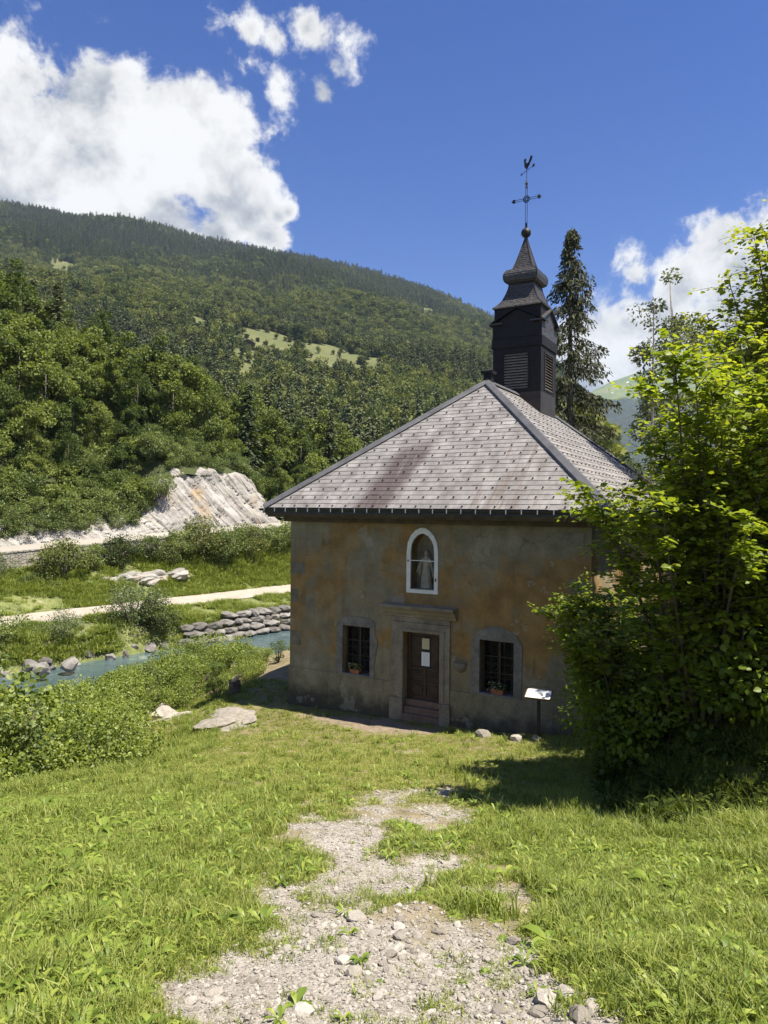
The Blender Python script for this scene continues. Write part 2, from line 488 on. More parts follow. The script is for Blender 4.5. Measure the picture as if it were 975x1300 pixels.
# ------------------------------------------------------------------ the lie of the land
TH, CX, CY = 0.5222, 1.1304, 20.053                   # chapel: yaw and middle of its front wall
CW, CL, OV = 9.36, 13.8, 0.60
def to_church(x, y):
    X, Y = np.asarray(x) - CX, np.asarray(y) - CY
    return X * math.cos(TH) - Y * math.sin(TH), X * math.sin(TH) + Y * math.cos(TH)
def from_church(s, t):
    return CX + s * math.cos(TH) + t * math.sin(TH), CY - s * math.sin(TH) + t * math.cos(TH)

EDGE = np.array([(-9.5, -8), (-8.2, 2), (-6.3, 9.5), (-5.2, 13), (-4.6, 17), (-5.6, 22), (-3.6, 30), (4, 42), (12, 52), (30, 75), (60, 110)], float)
def edge_dist(x, y):
    """signed distance to the shoulder of the river bank, positive on the river side"""
    x = np.asarray(x, float); y = np.asarray(y, float)
    best = np.full(x.shape, 1e9); sg = np.ones(x.shape)
    for a, b in zip(EDGE[:-1], EDGE[1:]):
        d = b - a; L2 = (d ** 2).sum()
        t = np.clip(((x - a[0]) * d[0] + (y - a[1]) * d[1]) / L2, 0, 1)
        qx, qy = x - a[0] - t * d[0], y - a[1] - t * d[1]
        dd = np.hypot(qx, qy); s = np.where(d[0] * qy - d[1] * qx > 0, 1.0, -1.0)
        m = dd < best; best = np.where(m, dd, best); sg = np.where(m, s, sg)
    return best * sg
def ground_z(x, y):
    x = np.asarray(x, float); y = np.asarray(y, float)
    s, t = to_church(x, y)
    h = 4.35 * np.clip(1 - np.maximum(y, -12) / 19.0, 0, None) ** 1.15
    h = h + 0.035 * np.clip(s, -6, 8) * sstep(9, 17, y)
    # steep bank under the bushes beside the chapel
    foot = 3.25 + np.clip(y - 9.8, 0, 6) * .30 + np.clip(y - 15.8, 0, 40) * .62
    bank = 2.0 * sstep(0, 2.4, x - foot) * sstep(8.8, 11.3, y) + .16 * np.clip(x - foot - 2.2, 0, 25) * sstep(6, 14, y)
    h = h + bank + .10 * np.clip(x - 3.5, 0, 40) * (1 - sstep(8.6, 11.5, y))
    e = edge_dist(x, y)
    h = h - .20 * np.clip(e, 0, 5) - .62 * np.clip(e - 5, 0, None) - .2 * sstep(-.6, .8, e)
    h = np.maximum(h, -6.3 + .02 * np.maximum(e, 0) * 0)
    n = (fbm(x, y, .35, 4, 1) - .5) * .34 + (fbm(x, y, 2.2, 3, 5) - .5) * .10
    n = n * sstep(.2, 1.6, np.hypot(np.maximum(np.abs(s) - CW / 2, 0), np.maximum(np.maximum(-t, t - CL), 0)) + .25)
    return h + n
PATHC = np.array([(2.0, -.05, 1.25), (3.5, -.05, 1.1), (4.5, -.15, .95), (5.7, -.40, .82), (7.6, -.14, .76), (9.0, .06, .64), (10.2, .30, .52), (10.9, .44, .36), (11.8, .6, .05)])
def path_mask(x, y):
    x = np.asarray(x, float); y = np.asarray(y, float)
    c = np.interp(y, PATHC[:, 0], PATHC[:, 1]); hw = np.interp(y, PATHC[:, 0], PATHC[:, 2], right=-.6)
    d = (hw - np.abs(x - c)) + (fbm(x, y, 1.5, 4, 21) - .5) * 2.3 + (fbm(x, y, 6, 3, 27) - .5) * .8 + .06
    m = sstep(-.45, .32, d)
    isl = sstep(.55, .64, fbm(x, y, 1.7, 3, 37)) * sstep(4.0, 5.0, y) * .9 * (1 - .8 * sstep(6.5, 8.5, y) * (x < c))          # grass islands in the gravel
    m = m * (1 - .9 * isl)
    s, t = to_church(x, y)                                                        # trodden earth at the door
    dd = 1 - np.hypot((s + 1.1) / 2.3, (t + .85) / .6)
    worn = sstep(-.15, .35, dd + (fbm(x, y, 2.2, 3, 41) - .5) * .7)
    return m, worn

def stretched(lo, hi, f0, f1, step, grow):
    mid = np.arange(f0, f1 + step / 2, step); a = [f0]; s = step
    while a[-1] > lo: s *= grow; a.append(a[-1] - s)
    b = [f1]; s = step
    while b[-1] < hi: s *= grow; b.append(b[-1] + s)
    return np.concatenate([np.array(a[1:])[::-1], mid, np.array(b[1:])])

def mat_ground():
    m, n, b = material('meadow_soil_and_gravel')
    c = coords(n)
    a = n.node('ShaderNodeAttribute'); a.attribute_name = 'path'
    wn = n.node('ShaderNodeAttribute'); wn.attribute_name = 'worn'
    bk = n.node('ShaderNodeAttribute'); bk.attribute_name = 'bank'
    soil = n.ramp(n.noise(c, 2.6, 8, .65), [(.3, (.15, .125, .06)), (.5, (.22, .18, .10)), (.72, (.30, .245, .165))])
    vo = n.voro(c, 46, 'F1', 'Color'); sep = n.node('ShaderNodeSeparateColor'); n.l.new(vo, sep.inputs[0])
    grav = n.ramp(sep.outputs[0], [(.0, (.17, .152, .13)), (.5, (.29, .265, .23)), (1., (.43, .40, .355))])
    grav = n.mix(.5, grav, n.ramp(n.noise(c, 1.4, 6, .6), [(.3, (.24, .205, .16)), (.7, (.40, .37, .325))]))
    earth = n.ramp(n.noise(c, 5, 7, .65), [(.3, (.17, .13, .09)), (.7, (.28, .225, .165))])
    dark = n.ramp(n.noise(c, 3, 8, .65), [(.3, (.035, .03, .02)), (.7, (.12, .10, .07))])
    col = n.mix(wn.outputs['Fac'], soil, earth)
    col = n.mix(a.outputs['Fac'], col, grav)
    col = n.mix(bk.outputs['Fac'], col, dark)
    n.put(b.inputs['Base Color'], col); b.inputs['Roughness'].default_value = .95
    h = n.math('ADD', n.math('MULTIPLY', n.voro(c, 46), -.7), n.noise(c, 14, 8, .7))
    n.put(b.inputs['Normal'], n.bump(h, .7, .03))
    return m
M['ground'] = mat_ground()

def build_ground():
    xs = stretched(-70, 60, -7, 7, .075, 1.08); ys = stretched(-14, 72, 2.6, 22, .075, 1.07)
    X, Y = np.meshgrid(xs, ys); Z = ground_z(X, Y)
    pm, wn = path_mask(X, Y)
    Z = Z - .035 * pm + .03 * pm * (fbm(X, Y, 9, 3, 51) - .3)
    s, t = to_church(X, Y)
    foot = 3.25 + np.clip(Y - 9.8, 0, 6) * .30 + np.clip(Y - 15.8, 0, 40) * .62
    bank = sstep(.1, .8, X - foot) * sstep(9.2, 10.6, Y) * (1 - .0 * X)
    V = np.stack([X, Y, Z], -1).reshape(-1, 3)
    ny, nx = X.shape
    i = (np.arange(ny - 1)[:, None] * nx + np.arange(nx - 1)[None]).ravel()
    Fq = np.stack([i, i + 1, i + 1 + nx, i + nx], 1)
    pmv = pm.ravel(); fp = pmv[Fq].mean(1) > .5
    for name, sel in (('ground', ~fp), ('gravel_path', fp)):
        fq = Fq[sel]; used = np.unique(fq); mp = np.full(len(V), -1); mp[used] = np.arange(len(used))
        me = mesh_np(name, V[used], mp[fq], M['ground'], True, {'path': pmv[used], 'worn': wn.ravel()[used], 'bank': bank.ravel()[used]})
        tag(link(name, me), None, None, None, 'structure')
build_ground()

# ---- valley frame: k runs along the river (away from us to the right), o across it towards the far side
K0 = np.array([-24.6, 45.5]); KD = np.array([.644, .765]); ND = np.array([-.765, .644])
def valley(k, o):
    k = np.asarray(k, float); o = np.asarray(o, float)
    return K0[0] + KD[0] * k + ND[0] * o, K0[1] + KD[1] * k + ND[1] * o
def road_z(k): return 1.5 + .058 * np.clip(k, -60, 60) + .02 * np.clip(np.asarray(k, float) - 60, 0, 200)
def path_near(k): return 5.1 + .035 * np.clip(k, 0, 60)
def path_far(k): return 9.7 + .055 * np.clip(k, 0, 50)

def strip(name, ks, rows, mat, noise=0.0, seed=0, sub=1, ns=.5, smooth=True, attrs=False):
    """sheet between lines o(k), z(k): rows = [(o_fn, z_fn, noise amount)]"""
    ks = np.asarray(ks, float); O = []; Z = []; A = []
    for r, (o, z, a) in enumerate(rows):
        O.append(np.broadcast_to(o(ks) if callable(o) else o, ks.shape).astype(float)); Z.append(np.broadcast_to(z(ks) if callable(z) else z, ks.shape).astype(float)); A.append(np.full(ks.shape, a))
    O2, Z2, A2 = [O[0]], [Z[0]], [A[0]]
    for r in range(1, len(rows)):
        for j in range(1, sub + 1):
            f = j / sub
            O2.append(O[r - 1] * (1 - f) + O[r] * f); Z2.append(Z[r - 1] * (1 - f) + Z[r] * f); A2.append(A[r - 1] * (1 - f) + A[r] * f)
    O2, Z2, A2 = np.array(O2), np.array(Z2), np.array(A2)
    KK = np.broadcast_to(ks, O2.shape)
    nz = (fbm(KK, O2, ns, 5, seed, .55) - .5) * 2 * A2
    X, Y = valley(KK, O2)
    V = np.stack([X, Y, Z2 + nz], -1).reshape(-1, 3)
    ny, nx = O2.shape
    i = (np.arange(ny - 1)[:, None] * nx + np.arange(nx - 1)[None]).ravel()
    me = mesh_np(name, V, np.stack([i, i + 1, i + 1 + nx, i + nx], 1), mat, smooth)
    return tag(link(name, me), None, None, None, 'structure')

M['bank'] = speckled('bank_grass', [(.28, (.17, .15, .10)), (.42, (.115, .135, .045)), (.58, (.155, .17, .055)), (.72, (.25, .225, .16))], .32, .95, .8, .15, 9, fine=.45)
M['slope_soil'] = speckled('wooded_slope_soil', [(.3, (.035, .045, .015)), (.7, (.07, .085, .028))], .3, .95, .8, .3, 8)
M['gravel_road'] = speckled('pale_gravel', [(.3, (.31, .265, .215)), (.7, (.42, .37, .305))], .8, .95, .3, .03, 8, fine=.2)
M['asphalt'] = speckled('old_pale_asphalt', [(.3, (.27, .245, .205)), (.7, (.37, .335, .285))], .5, .9, .2, .02, 8, fine=.15)
M['rock'] = speckled('river_boulder', [(.25, (.085, .078, .07)), (.5, (.155, .145, .13)), (.8, (.29, .27, .245))], 1.3, .9, .5, .05, 9, rand=.35, fine=.3)
M['stone'] = speckled('path_stone', [(.25, (.19, .17, .14)), (.55, (.30, .27, .23)), (.85, (.44, .41, .365))], 7, .92, .4, .008, 6, rand=.5)

def mat_cliff():
    m, n, b = material('cliff_limestone')
    c = coords(n)
    acr = n.vmath('DOT_PRODUCT', c, (.90, 1.07, 1.0)); alo = n.vmath('DOT_PRODUCT', c, (-.46, -.55, 1.0)); dep = n.vmath('DOT_PRODUCT', c, (-.765, .644, 0))
    cb = n.node('ShaderNodeCombineXYZ'); n.put(cb.inputs[0], n.math('MULTIPLY', acr, 1.0)); n.put(cb.inputs[1], n.math('MULTIPLY', alo, .16)); n.put(cb.inputs[2], n.math('MULTIPLY', dep, .3))
    st = n.noise(cb.outputs[0], 1.25, 9, .66, .5)
    col = n.ramp(st, [(.28, (.10, .092, .082)), (.42, (.27, .25, .225)), (.60, (.40, .38, .35)), (.8, (.48, .46, .43))])
    col = n.mix(n.smooth(n.noise(c, .35, 5, .6), .55, .72), col, (.36, .27, .17))
    n.put(b.inputs['Base Color'], col); b.inputs['Roughness'].default_value = .92
    n.put(b.inputs['Normal'], n.bump(st, .9, .5))
    return m
M['cliff'] = mat_cliff()
def mat_masonry():
    m, n, b = material('retaining_masonry')
    c = coords(n)
    v = n.voro(n.mapping(c, (1, 1, 1.5)), 2.2, 'DISTANCE_TO_EDGE')
    base = n.ramp(n.noise(c, 1.1, 6, .6), [(.3, (.22, .20, .165)), (.7, (.40, .365, .31))])
    col = n.mix(n.smooth(v, .0, .08, 1, 0), base, (.10, .09, .075))
    n.put(b.inputs['Base Color'], col); n.put(b.inputs['Normal'], n.bump(n.smooth(v, 0, .12), .6, .06))
    return m
M['masonry'] = mat_masonry()
def mat_water():
    m, n, b = material('glacial_river_water')
    c = coords(n)
    b.inputs['Base Color'].default_value = (.055, .12, .15, 1); b.inputs['Roughness'].default_value = .12
    b.inputs['Specular IOR Level'].default_value = .5
    w1 = n.noise(n.mapping(c, (1, 2.2, 1), (0, 0, R(-50))), .9, 6, .6, .4)
    n.put(b.inputs['Base Color'], n.ramp(n.noise(c, .5, 6, .6), [(.35, (.05, .082, .092)), (.62, (.085, .13, .135)), (.78, (.30, .34, .33))]))
    n.put(b.inputs['Normal'], n.bump(w1, .5, .12))
    return m
M['water'] = mat_water()

KS = np.concatenate([np.arange(-40, 60, 1.0), np.arange(60, 230, 4.0)])
# river
xa, ya = valley(np.array([-70, 260]), np.array([3.0, 3.0])); xb, yb = valley(np.array([260, -70]), np.array([-34.0, -34.0]))
river = mesh_np('river', [(xa[0], ya[0], -5), (xa[1], ya[1], -5), (xb[0], yb[0], -5), (xb[1], yb[1], -5)], [[3, 2, 1, 0]], M['water'])
tag(link('river', river), None, None, None, 'structure')
# far bank up to the lower path, path, verge and embankment up to the road
strip('river_bank', KS, [(-1.5, -6.5, .0), (.3, -5.0, .15), (1.6, -3.3, .18), (lambda k: path_near(k) - .5, -2.72, .10), (path_near, -2.68, .02)], M['bank'], seed=3, sub=5)
strip('footpath', KS, [(lambda k: path_near(k) - .1, -2.62, .015), (lambda k: path_far(k) + .1, -2.58, .015)], M['gravel_road'], seed=4, sub=4)
strip('grass_verge', KS, [(path_far, -2.66, .02), (lambda k: path_far(k) + 1.2, -2.45, .12), (lambda k: path_far(k) + 2.5, -1.7, .25), (16.3, lambda k: road_z(k) - 2.1, .35), (17.45, lambda k: road_z(k) - 1.7, .15)], M['bank'], seed=5, sub=5)
# road on its retaining wall, low parapet
def road_far(k): return 23.2 + np.clip(np.asarray(k, float) - 44, 0, 12) ** 1.4 * .45
strip('road', KS, [(17.75, road_z, .01), (road_far, lambda k: road_z(k) + .10, .01)], M['asphalt'], seed=6, sub=3)
def build_retaining_wall():
    ks = KS[(KS > -40) & (KS < 60)]; rings = []
    for k in ks:
        zr = float(road_z(k)); q = []
        for o, z in ((17.25, zr - 2.6), (17.4, zr - .10), (17.34, zr - .095), (17.34, zr + .03), (17.78, zr + .03), (17.78, zr - .6), (17.9, zr - 2.6)):
            x, y = valley(k, o); q.append((float(x), float(y), z))
        rings.append(q)
    o = MB().loft(rings).build('retaining_wall', M['masonry'])
    tag(o, 'long grey stone retaining wall with flat coping carrying the road above the river', 'retaining wall')
build_retaining_wall()

# cliff beside the road and wooded slope above it
CT_K = [-40, 0, 12, 20, 25, 27.5, 29.3, 31, 33, 36, 37.2, 40, 42, 43.5, 45, 47, 50, 260]; CT_Z = [3.4, 3.7, 4.0, 4.5, 5.0, 6.4, 9.6, 10.9, 10.4, 10.7, 9.9, 10.6, 9.9, 8.2, 7.0, 4.4, 4.2, 5]
def cliff_top(k): return np.interp(k, CT_K, CT_Z)
def crest_z(k): return np.interp(k, [-60, 0, 35, 59, 75, 88, 105, 130, 260], [62, 52, 38, 25, 14, 8, 5, 4, 4])
def hill_z(k, o):
    k = np.asarray(k, float); o = np.asarray(o, float)
    ct = np.maximum(cliff_top(k), road_z(k) + .3); cz = np.maximum(crest_z(k), ct)
    t = np.clip((o - 27.5) / 62.5, 0, 1.0)
    z = ct + (cz - ct) * t ** .9
    z = z - np.clip(o - 92, 0, 200) * .35
    return z + (fbm(k, o, .06, 4, 61) - .5) * 5 * sstep(30, 45, o)
def build_hillside():
    ks = np.arange(-60, 200, 2.0); os_ = np.concatenate([[26.3], np.arange(27.3, 60, 2.2), np.arange(62, 150, 4)])
    KK, OO = np.meshgrid(ks, os_); OO = OO + np.clip(KK - 44, 0, 12) ** 1.4 * .45 * (1 - sstep(28, 70, OO))
    Z = hill_z(KK, OO); Z[0] -= .5
    X, Y = valley(KK, OO); ny, nx = X.shape
    i = (np.arange(ny - 1)[:, None] * nx + np.arange(nx - 1)[None]).ravel()
    me = mesh_np('hillside', np.stack([X, Y, Z], -1).reshape(-1, 3), np.stack([i, i + 1, i + 1 + nx, i + nx], 1), M['slope_soil'], True)
    tag(link('hillside', me), None, None, None, 'structure')
    # cliff: a face with dipping beds, cracked by ridged noise
    ks = np.arange(-40, 56, .3); nv = 34
    KK, TT = np.meshgrid(ks, np.linspace(0, 1, nv))
    z0 = road_z(KK) - .3; z1 = np.maximum(cliff_top(KK), road_z(KK) + .6)
    Z = z0 + (z1 - z0) * TT
    d1 = KK * 1.4 + Z * 1.0; d2 = KK * -.7 + Z
    rid = np.abs(fbm(d1 * .9, d2 * .18, 1.0, 4, 71) - .5) * 2
    rid2 = np.abs(fbm(d1, d2 * .3, 2.6, 3, 75) - .5) * 2
    OO = road_far(KK) + .9 + 2.8 * TT ** 1.2 + (rid - .4) * .95 + (rid2 - .4) * .4 + (fbm(KK, Z, .22, 3, 77) - .5) * 1.2
    OO[-1] += 1.0
    Z = Z + (fbm(KK, TT * 3, .8, 4, 79) - .5) * 2.2 * TT ** 3
    X, Y = valley(KK, OO); ny, nx = X.shape
    i = (np.arange(ny - 1)[:, None] * nx + np.arange(nx - 1)[None]).ravel()
    me = mesh_np('cliff', np.stack([X, Y, Z], -1).reshape(-1, 3), np.stack([i, i + 1, i + 1 + nx, i + nx], 1), M['cliff'], False)
    tag(link('cliff', me), None, None, None, 'structure')
build_hillside()

# ---- wooded mountain across the valley: azimuth columns, distance rows
RID_PX = [-700, -300, -100, 0, 100, 200, 250, 340, 400, 480, 560, 625, 700, 750, 785, 830, 950]
RID_PY = [330, 262, 262, 263, 281, 291, 306, 323, 333, 352, 378, 408, 458, 512, 566, 640, 660]
def ridge_tan(u):
    return np.interp(u, [(p - 487.5) / F_PX for p in RID_PX], [(647 + (p - 487.5) * .0094 - q) / F_PX for p, q in zip(RID_PX, RID_PY)])
DR = 2100.0
def mount_z(u, d):
    rt = ridge_tan(u); zr = rt * DR
    t = np.clip((d - 170) / (DR - 170), 0, 1.2)
    z = -2 + (zr + 2) * t ** 1.12
    z = np.where(t > 1, zr - (t - 1) * 900, z)
    amp = 46 * sstep(.02, .25, t) * (1 - sstep(.9, 1.0, t)) * np.clip(rt / .3, 0, 1)
    x = u * d
    return z + (fbm(x, d, .0042, 4, 81) - .5) * 2 * amp
def mat_mountain():
    m, n, b = material('mountain_ground')
    c = coords(n)
    a = n.node('ShaderNodeAttribute'); a.attribute_name = 'meadow'
    wood = n.ramp(n.noise(c, .02, 6, .6), [(.3, (.022, .032, .014)), (.7, (.045, .06, .022))])
    mead = n.ramp(n.noise(c, .03, 8, .65), [(.3, (.075, .092, .034)), (.55, (.115, .122, .045)), (.75, (.15, .14, .066))])
    n.put(b.inputs['Base Color'], n.mix(a.outputs['Fac'], wood, mead)); b.inputs['Roughness'].default_value = .95
    return m
M['mountain'] = mat_mountain()
# clearings with pasture, as (azimuth, distance) ellipses on the slope
def slope_dist(u, py):
    """distance at which the slope in azimuth u is seen at photo height py"""
    ds = np.linspace(180, DR, 500); el = mount_z(np.full(500, u), ds) - 6
    tgt = (647 + u * F_PX * .0094 - py) / F_PX
    i = np.argmax(el / ds > tgt); return ds[i]
CLEAR = []
for px, py, rw, rh in ((424, 454, 34, 9), (452, 460, 26, 8), (395, 449, 26, 6), (345, 437, 36, 8), (310, 443, 22, 6), (303, 464, 5, 20), (250, 413, 14, 2), (470, 467, 18, 4), (330, 428, 16, 4), (75, 338, 16, 3), (540, 400, 10, 3)):
    u = (px - 487.5) / F_PX; d0, d1 = slope_dist(u, py + rh), slope_dist(u, py - rh)
    CLEAR.append((u, (d0 + d1) / 2 - 42, rw / F_PX * 1.1, abs(d1 - d0) / 2 + 95))
def meadow_at(u, d):
    m = np.zeros(np.shape(u))
    w_ = (fbm(u * d, d, .02, 3, 91) - .5) * .7
    for cu, cd, ru, rd in CLEAR:
        q = 1 - np.hypot((u - cu) / ru, (d - cd) / rd) + w_
        m = np.maximum(m, sstep(-.02, .1, q))
    return m
def build_mountain():
    us = np.linspace(-1.25, .5, 240); ds = np.concatenate([np.linspace(165, 1500, 190), np.linspace(1515, 2500, 60)])
    U, D = np.meshgrid(us, ds); Z = mount_z(U, D); ny, nx = U.shape
    i = (np.arange(ny - 1)[:, None] * nx + np.arange(nx - 1)[None]).ravel()
    me = mesh_np('mountain', np.stack([U * D, D, Z], -1).reshape(-1, 3), np.stack([i, i + 1, i + 1 + nx, i + nx], 1), M['mountain'], True, {'meadow': meadow_at(U, D).ravel()})
    tag(link('mountain', me), None, None, None, 'structure')
build_mountain()

# ---- far alp up the side valley, pasture over forest
def mat_alp():
    m, n, b = material('high_alp')
    c = coords(n)
    sp = n.node('ShaderNodeSeparateXYZ'); n.l.new(c, sp.inputs[0])
    nz = n.noise(c, .004, 8, .65)
    past = n.ramp(nz, [(.3, (.085, .12, .04)), (.55, (.14, .175, .06)), (.75, (.24, .22, .14))])
    wood = n.ramp(n.noise(n.mapping(c, (1, 1, .35)), .03, 5, .7), [(.35, (.012, .02, .012)), (.65, (.035, .05, .026))])
    lim = n.math('ADD', sp.outputs[2], n.math('MULTIPLY', n.math('SUBTRACT', n.noise(c, .0032, 6, .6), .5), 400))
    col = n.mix(n.smooth(lim, 700, 750), wood, past)
    snow = n.math('MULTIPLY', n.smooth(n.noise(c, .011, 4, .5), .655, .68), n.smooth(lim, 780, 830))
    col = n.mix(snow, col, (.8, .8, .8))
    n.put(b.inputs['Base Color'], col); b.inputs['Roughness'].default_value = .95
    n.put(b.inputs['Normal'], n.bump(nz, .6, 60))
    return m
M['alp'] = mat_alp()
def build_alp():
    us = np.linspace(.15, 1.1, 140); ds = np.linspace(2600, 6200, 90); U, D = np.meshgrid(us, ds)
    top = np.interp(us, [(p - 487.5) / F_PX for p in (640, 740, 775, 805, 850, 920, 1010, 1480)], [(650 - q) / F_PX for q in (560, 500, 482, 471, 458, 430, 420, 430)])
    t = np.clip((D - 2600) / (5200 - 2600), 0, 1.3)
    zr = top * 5200
    Z = np.where(t <= 1, -20 + (zr + 20) * t ** .95, zr - (t - 1) * 2500)
    Z = Z + (fbm(U * D, D, .0011, 5, 95) - .5) * 300 * sstep(0, .2, t) * (1 - .75 * sstep(.8, 1, t))
    ny, nx = U.shape; i = (np.arange(ny - 1)[:, None] * nx + np.arange(nx - 1)[None]).ravel()
    me = mesh_np('distant_mountain', np.stack([U * D, D, Z], -1).reshape(-1, 3), np.stack([i, i + 1, i + 1 + nx, i + nx], 1), M['alp'], True)
    tag(link('distant_mountain', me), None, None, None, 'structure')
build_alp()
# ---- valley floor under everything, out to the horizon
vf = mesh_np('terrain', [(-9000, -4000, -9), (9000, -4000, -9), (9000, 9000, -9), (-9000, 9000, -9)], [[0, 1, 2, 3]], M['slope_soil'])
tag(link('terrain', vf), None, None, None, 'structure')

# ------------------------------------------------------------------ the chapel
def mat_plaster():
    m, n, b = material('ochre_lime_plaster')
    c = coords(n)
    sp = n.node('ShaderNodeSeparateXYZ'); n.l.new(c, sp.inputs[0]); z = sp.outputs[2]
    big = n.noise(n.mapping(c, (.75, .75, .9)), .55, 5, .6, .5)
    streak = n.noise(n.mapping(c, (1, 1, .25)), 2.2, 6, .65)
    och = n.ramp(n.noise(c, 1.7, 8, .62), [(.3, (.16, .096, .034)), (.55, (.285, .172, .058)), (.8, (.37, .255, .115))])
    gry = n.ramp(n.noise(c, 1.4, 8, .66), [(.3, (.145, .122, .075)), (.55, (.245, .212, .135)), (.8, (.37, .335, .24))])
    f = n.math('ADD', big, n.math('MULTIPLY', n.math('SUBTRACT', streak, .5), .35))
    hi = n.smooth(z, 4.2, 5.6); lo = n.smooth(z, 2.6, .8)
    f = n.math('ADD', f, n.math('ADD', n.math('MULTIPLY', hi, .10), n.math('MULTIPLY', lo, .22)))
    col = n.mix(n.smooth(f, .445, .645), och, gry)
    dampn = n.math('ADD', n.math('MULTIPLY', n.smooth(z, 1.15, .0), .55), n.math('MULTIPLY', n.noise(c, 2.6, 7, .68), .75))
    col = n.mix(n.smooth(dampn, .55, .95), col, (.085, .073, .048))
    dirt = n.noise(n.mapping(c, (1.3, 1.3, .35)), 1.6, 8, .7)
    col = n.mix(n.math('MULTIPLY', n.smooth(dirt, .55, .75), .5), col, (.10, .083, .052))
    drip = n.noise(n.mapping(c, (7, 7, .22)), 1.0, 5, .6)
    col = n.mix(n.math('MULTIPLY', n.smooth(drip, .56, .70), n.smooth(n.noise(c, .9, 3, .5), .45, .6, 0, .45)), col, (.085, .07, .045))
    wv = n.vmath('ADD', c, n.vmath('MULTIPLY', n.vmath('SUBTRACT', n.noise(c, 1.1, 5, .6, out=1), (.5, .5, .5)), (.9, .9, .9)))
    crk = n.math('MULTIPLY', n.smooth(n.voro(wv, .62, 'DISTANCE_TO_EDGE'), .0, .010, 1, 0), n.smooth(n.noise(c, .5, 3, .5), .5, .58))
    col = n.mix(n.math('MULTIPLY', crk, .4), col, (.05, .04, .028))
    patch = n.smooth(n.noise(n.vmath('ADD', c, (3.1, 7.7, 1.2)), 1.15, 7, .62), .625, .64)
    col = n.mix(n.math('MULTIPLY', patch, .5), col, (.33, .30, .23))
    col = n.mix(.25, col, n.ramp(n.noise(c, 26, 5, .7), [(.3, .1), (.7, .9)]), 'OVERLAY')
    n.put(b.inputs['Base Color'], col); b.inputs['Roughness'].default_value = .95
    h = n.math('ADD', n.noise(c, 3.0, 6, .6), n.math('MULTIPLY', n.noise(c, 30, 5, .7), .25))
    n.put(b.inputs['Normal'], n.bump(h, .5, .05))
    return m
M['plaster'] = mat_plaster()
M['dressed'] = speckled('grey_dressed_stone', [(.25, (.10, .092, .078)), (.5, (.175, .16, .135)), (.8, (.27, .25, .215))], 3.2, .92, .5, .02, 8, fine=.3)
M['dressed_warm'] = speckled('weathered_door_stone', [(.25, (.13, .105, .075)), (.5, (.22, .185, .135)), (.8, (.32, .28, .215))], 2.6, .92, .5, .02, 8, fine=.3)
M['white_paint'] = speckled('white_painted_frame', [(.3, (.62, .60, .53)), (.7, (.78, .76, .70))], 5, .6, .1, .004, 5)
M['door_wood'] = speckled('dark_brown_door_wood', [(.3, (.034, .020, .014)), (.7, (.072, .044, .030))], 7, .55, .25, .006, 6)
M['step_wood'] = speckled('worn_step', [(.3, (.13, .085, .06)), (.7, (.22, .155, .115))], 5, .9, .3, .01, 6)
M['iron'] = speckled('wrought_iron', [(.3, (.02, .02, .02)), (.7, (.06, .055, .05))], 12, .55, .1, .004, 4, metal=.5)
M['black_metal'] = speckled('black_gutter_metal', [(.3, (.012, .012, .014)), (.7, (.03, .03, .034))], 6, .45, .05, .004, 4, spec=.5)
M['clip'] = speckled('bright_bracket_metal', [(.3, (.45, .45, .46)), (.7, (.7, .7, .72))], 6, .35, .0, .004, 3, metal=.8)
M['lead'] = speckled('grey_ridge_metal', [(.3, (.075, .075, .08)), (.7, (.13, .13, .137))], 2, .6, .1, .004, 5, metal=.25)
M['eave_wood'] = speckled('eave_board', [(.3, (.06, .042, .026)), (.7, (.13, .10, .065))], 3, .85, .3, .01, 6)
M['dark_inside'] = speckled('near_black_fill', [(.3, (.008, .008, .008)), (.7, (.016, .015, .014))], 2, .9, 0)  # near-black colour paints in unlit interiors; also colours the notice backing boards
M['turret'] = speckled('dark_turret_boards', [(.3, (.008, .0075, .008)), (.7, (.020, .018, .018))], 5, .65, .3, .01, 6, spec=.25)
M['turret_base'] = speckled('brown_turret_flashing', [(.3, (.034, .027, .023)), (.7, (.068, .056, .048))], 3, .5, .1, .01, 5, metal=.3)
M['louvre'] = speckled('grey_louvre_board', [(.3, (.16, .14, .115)), (.7, (.30, .26, .215))], 6, .8, .2, .006, 5)
M['terracotta'] = speckled('terracotta', [(.3, (.26, .09, .05)), (.7, (.38, .15, .08))], 8, .85, .2, .004, 5)
M['statue'] = speckled('old_statue_stone', [(.3, (.30, .25, .17)), (.7, (.50, .44, .33))], 7, .9, .3, .006, 6)
M['recess_plaster'] = speckled('niche_plaster', [(.3, (.20, .165, .11)), (.7, (.36, .30, .20))], 4, .95, .3, .01, 6)  # even tan plaster colour for the niche back and ledge
def mat_glass():
    m, n, b = material('window_glass')
    b.inputs['Base Color'].default_value = (.9, .92, .92, 1); b.inputs['Roughness'].default_value = .04
    b.inputs['Transmission Weight'].default_value = 1.0; b.inputs['IOR'].default_value = 1.08
    return m
M['glass'] = mat_glass()
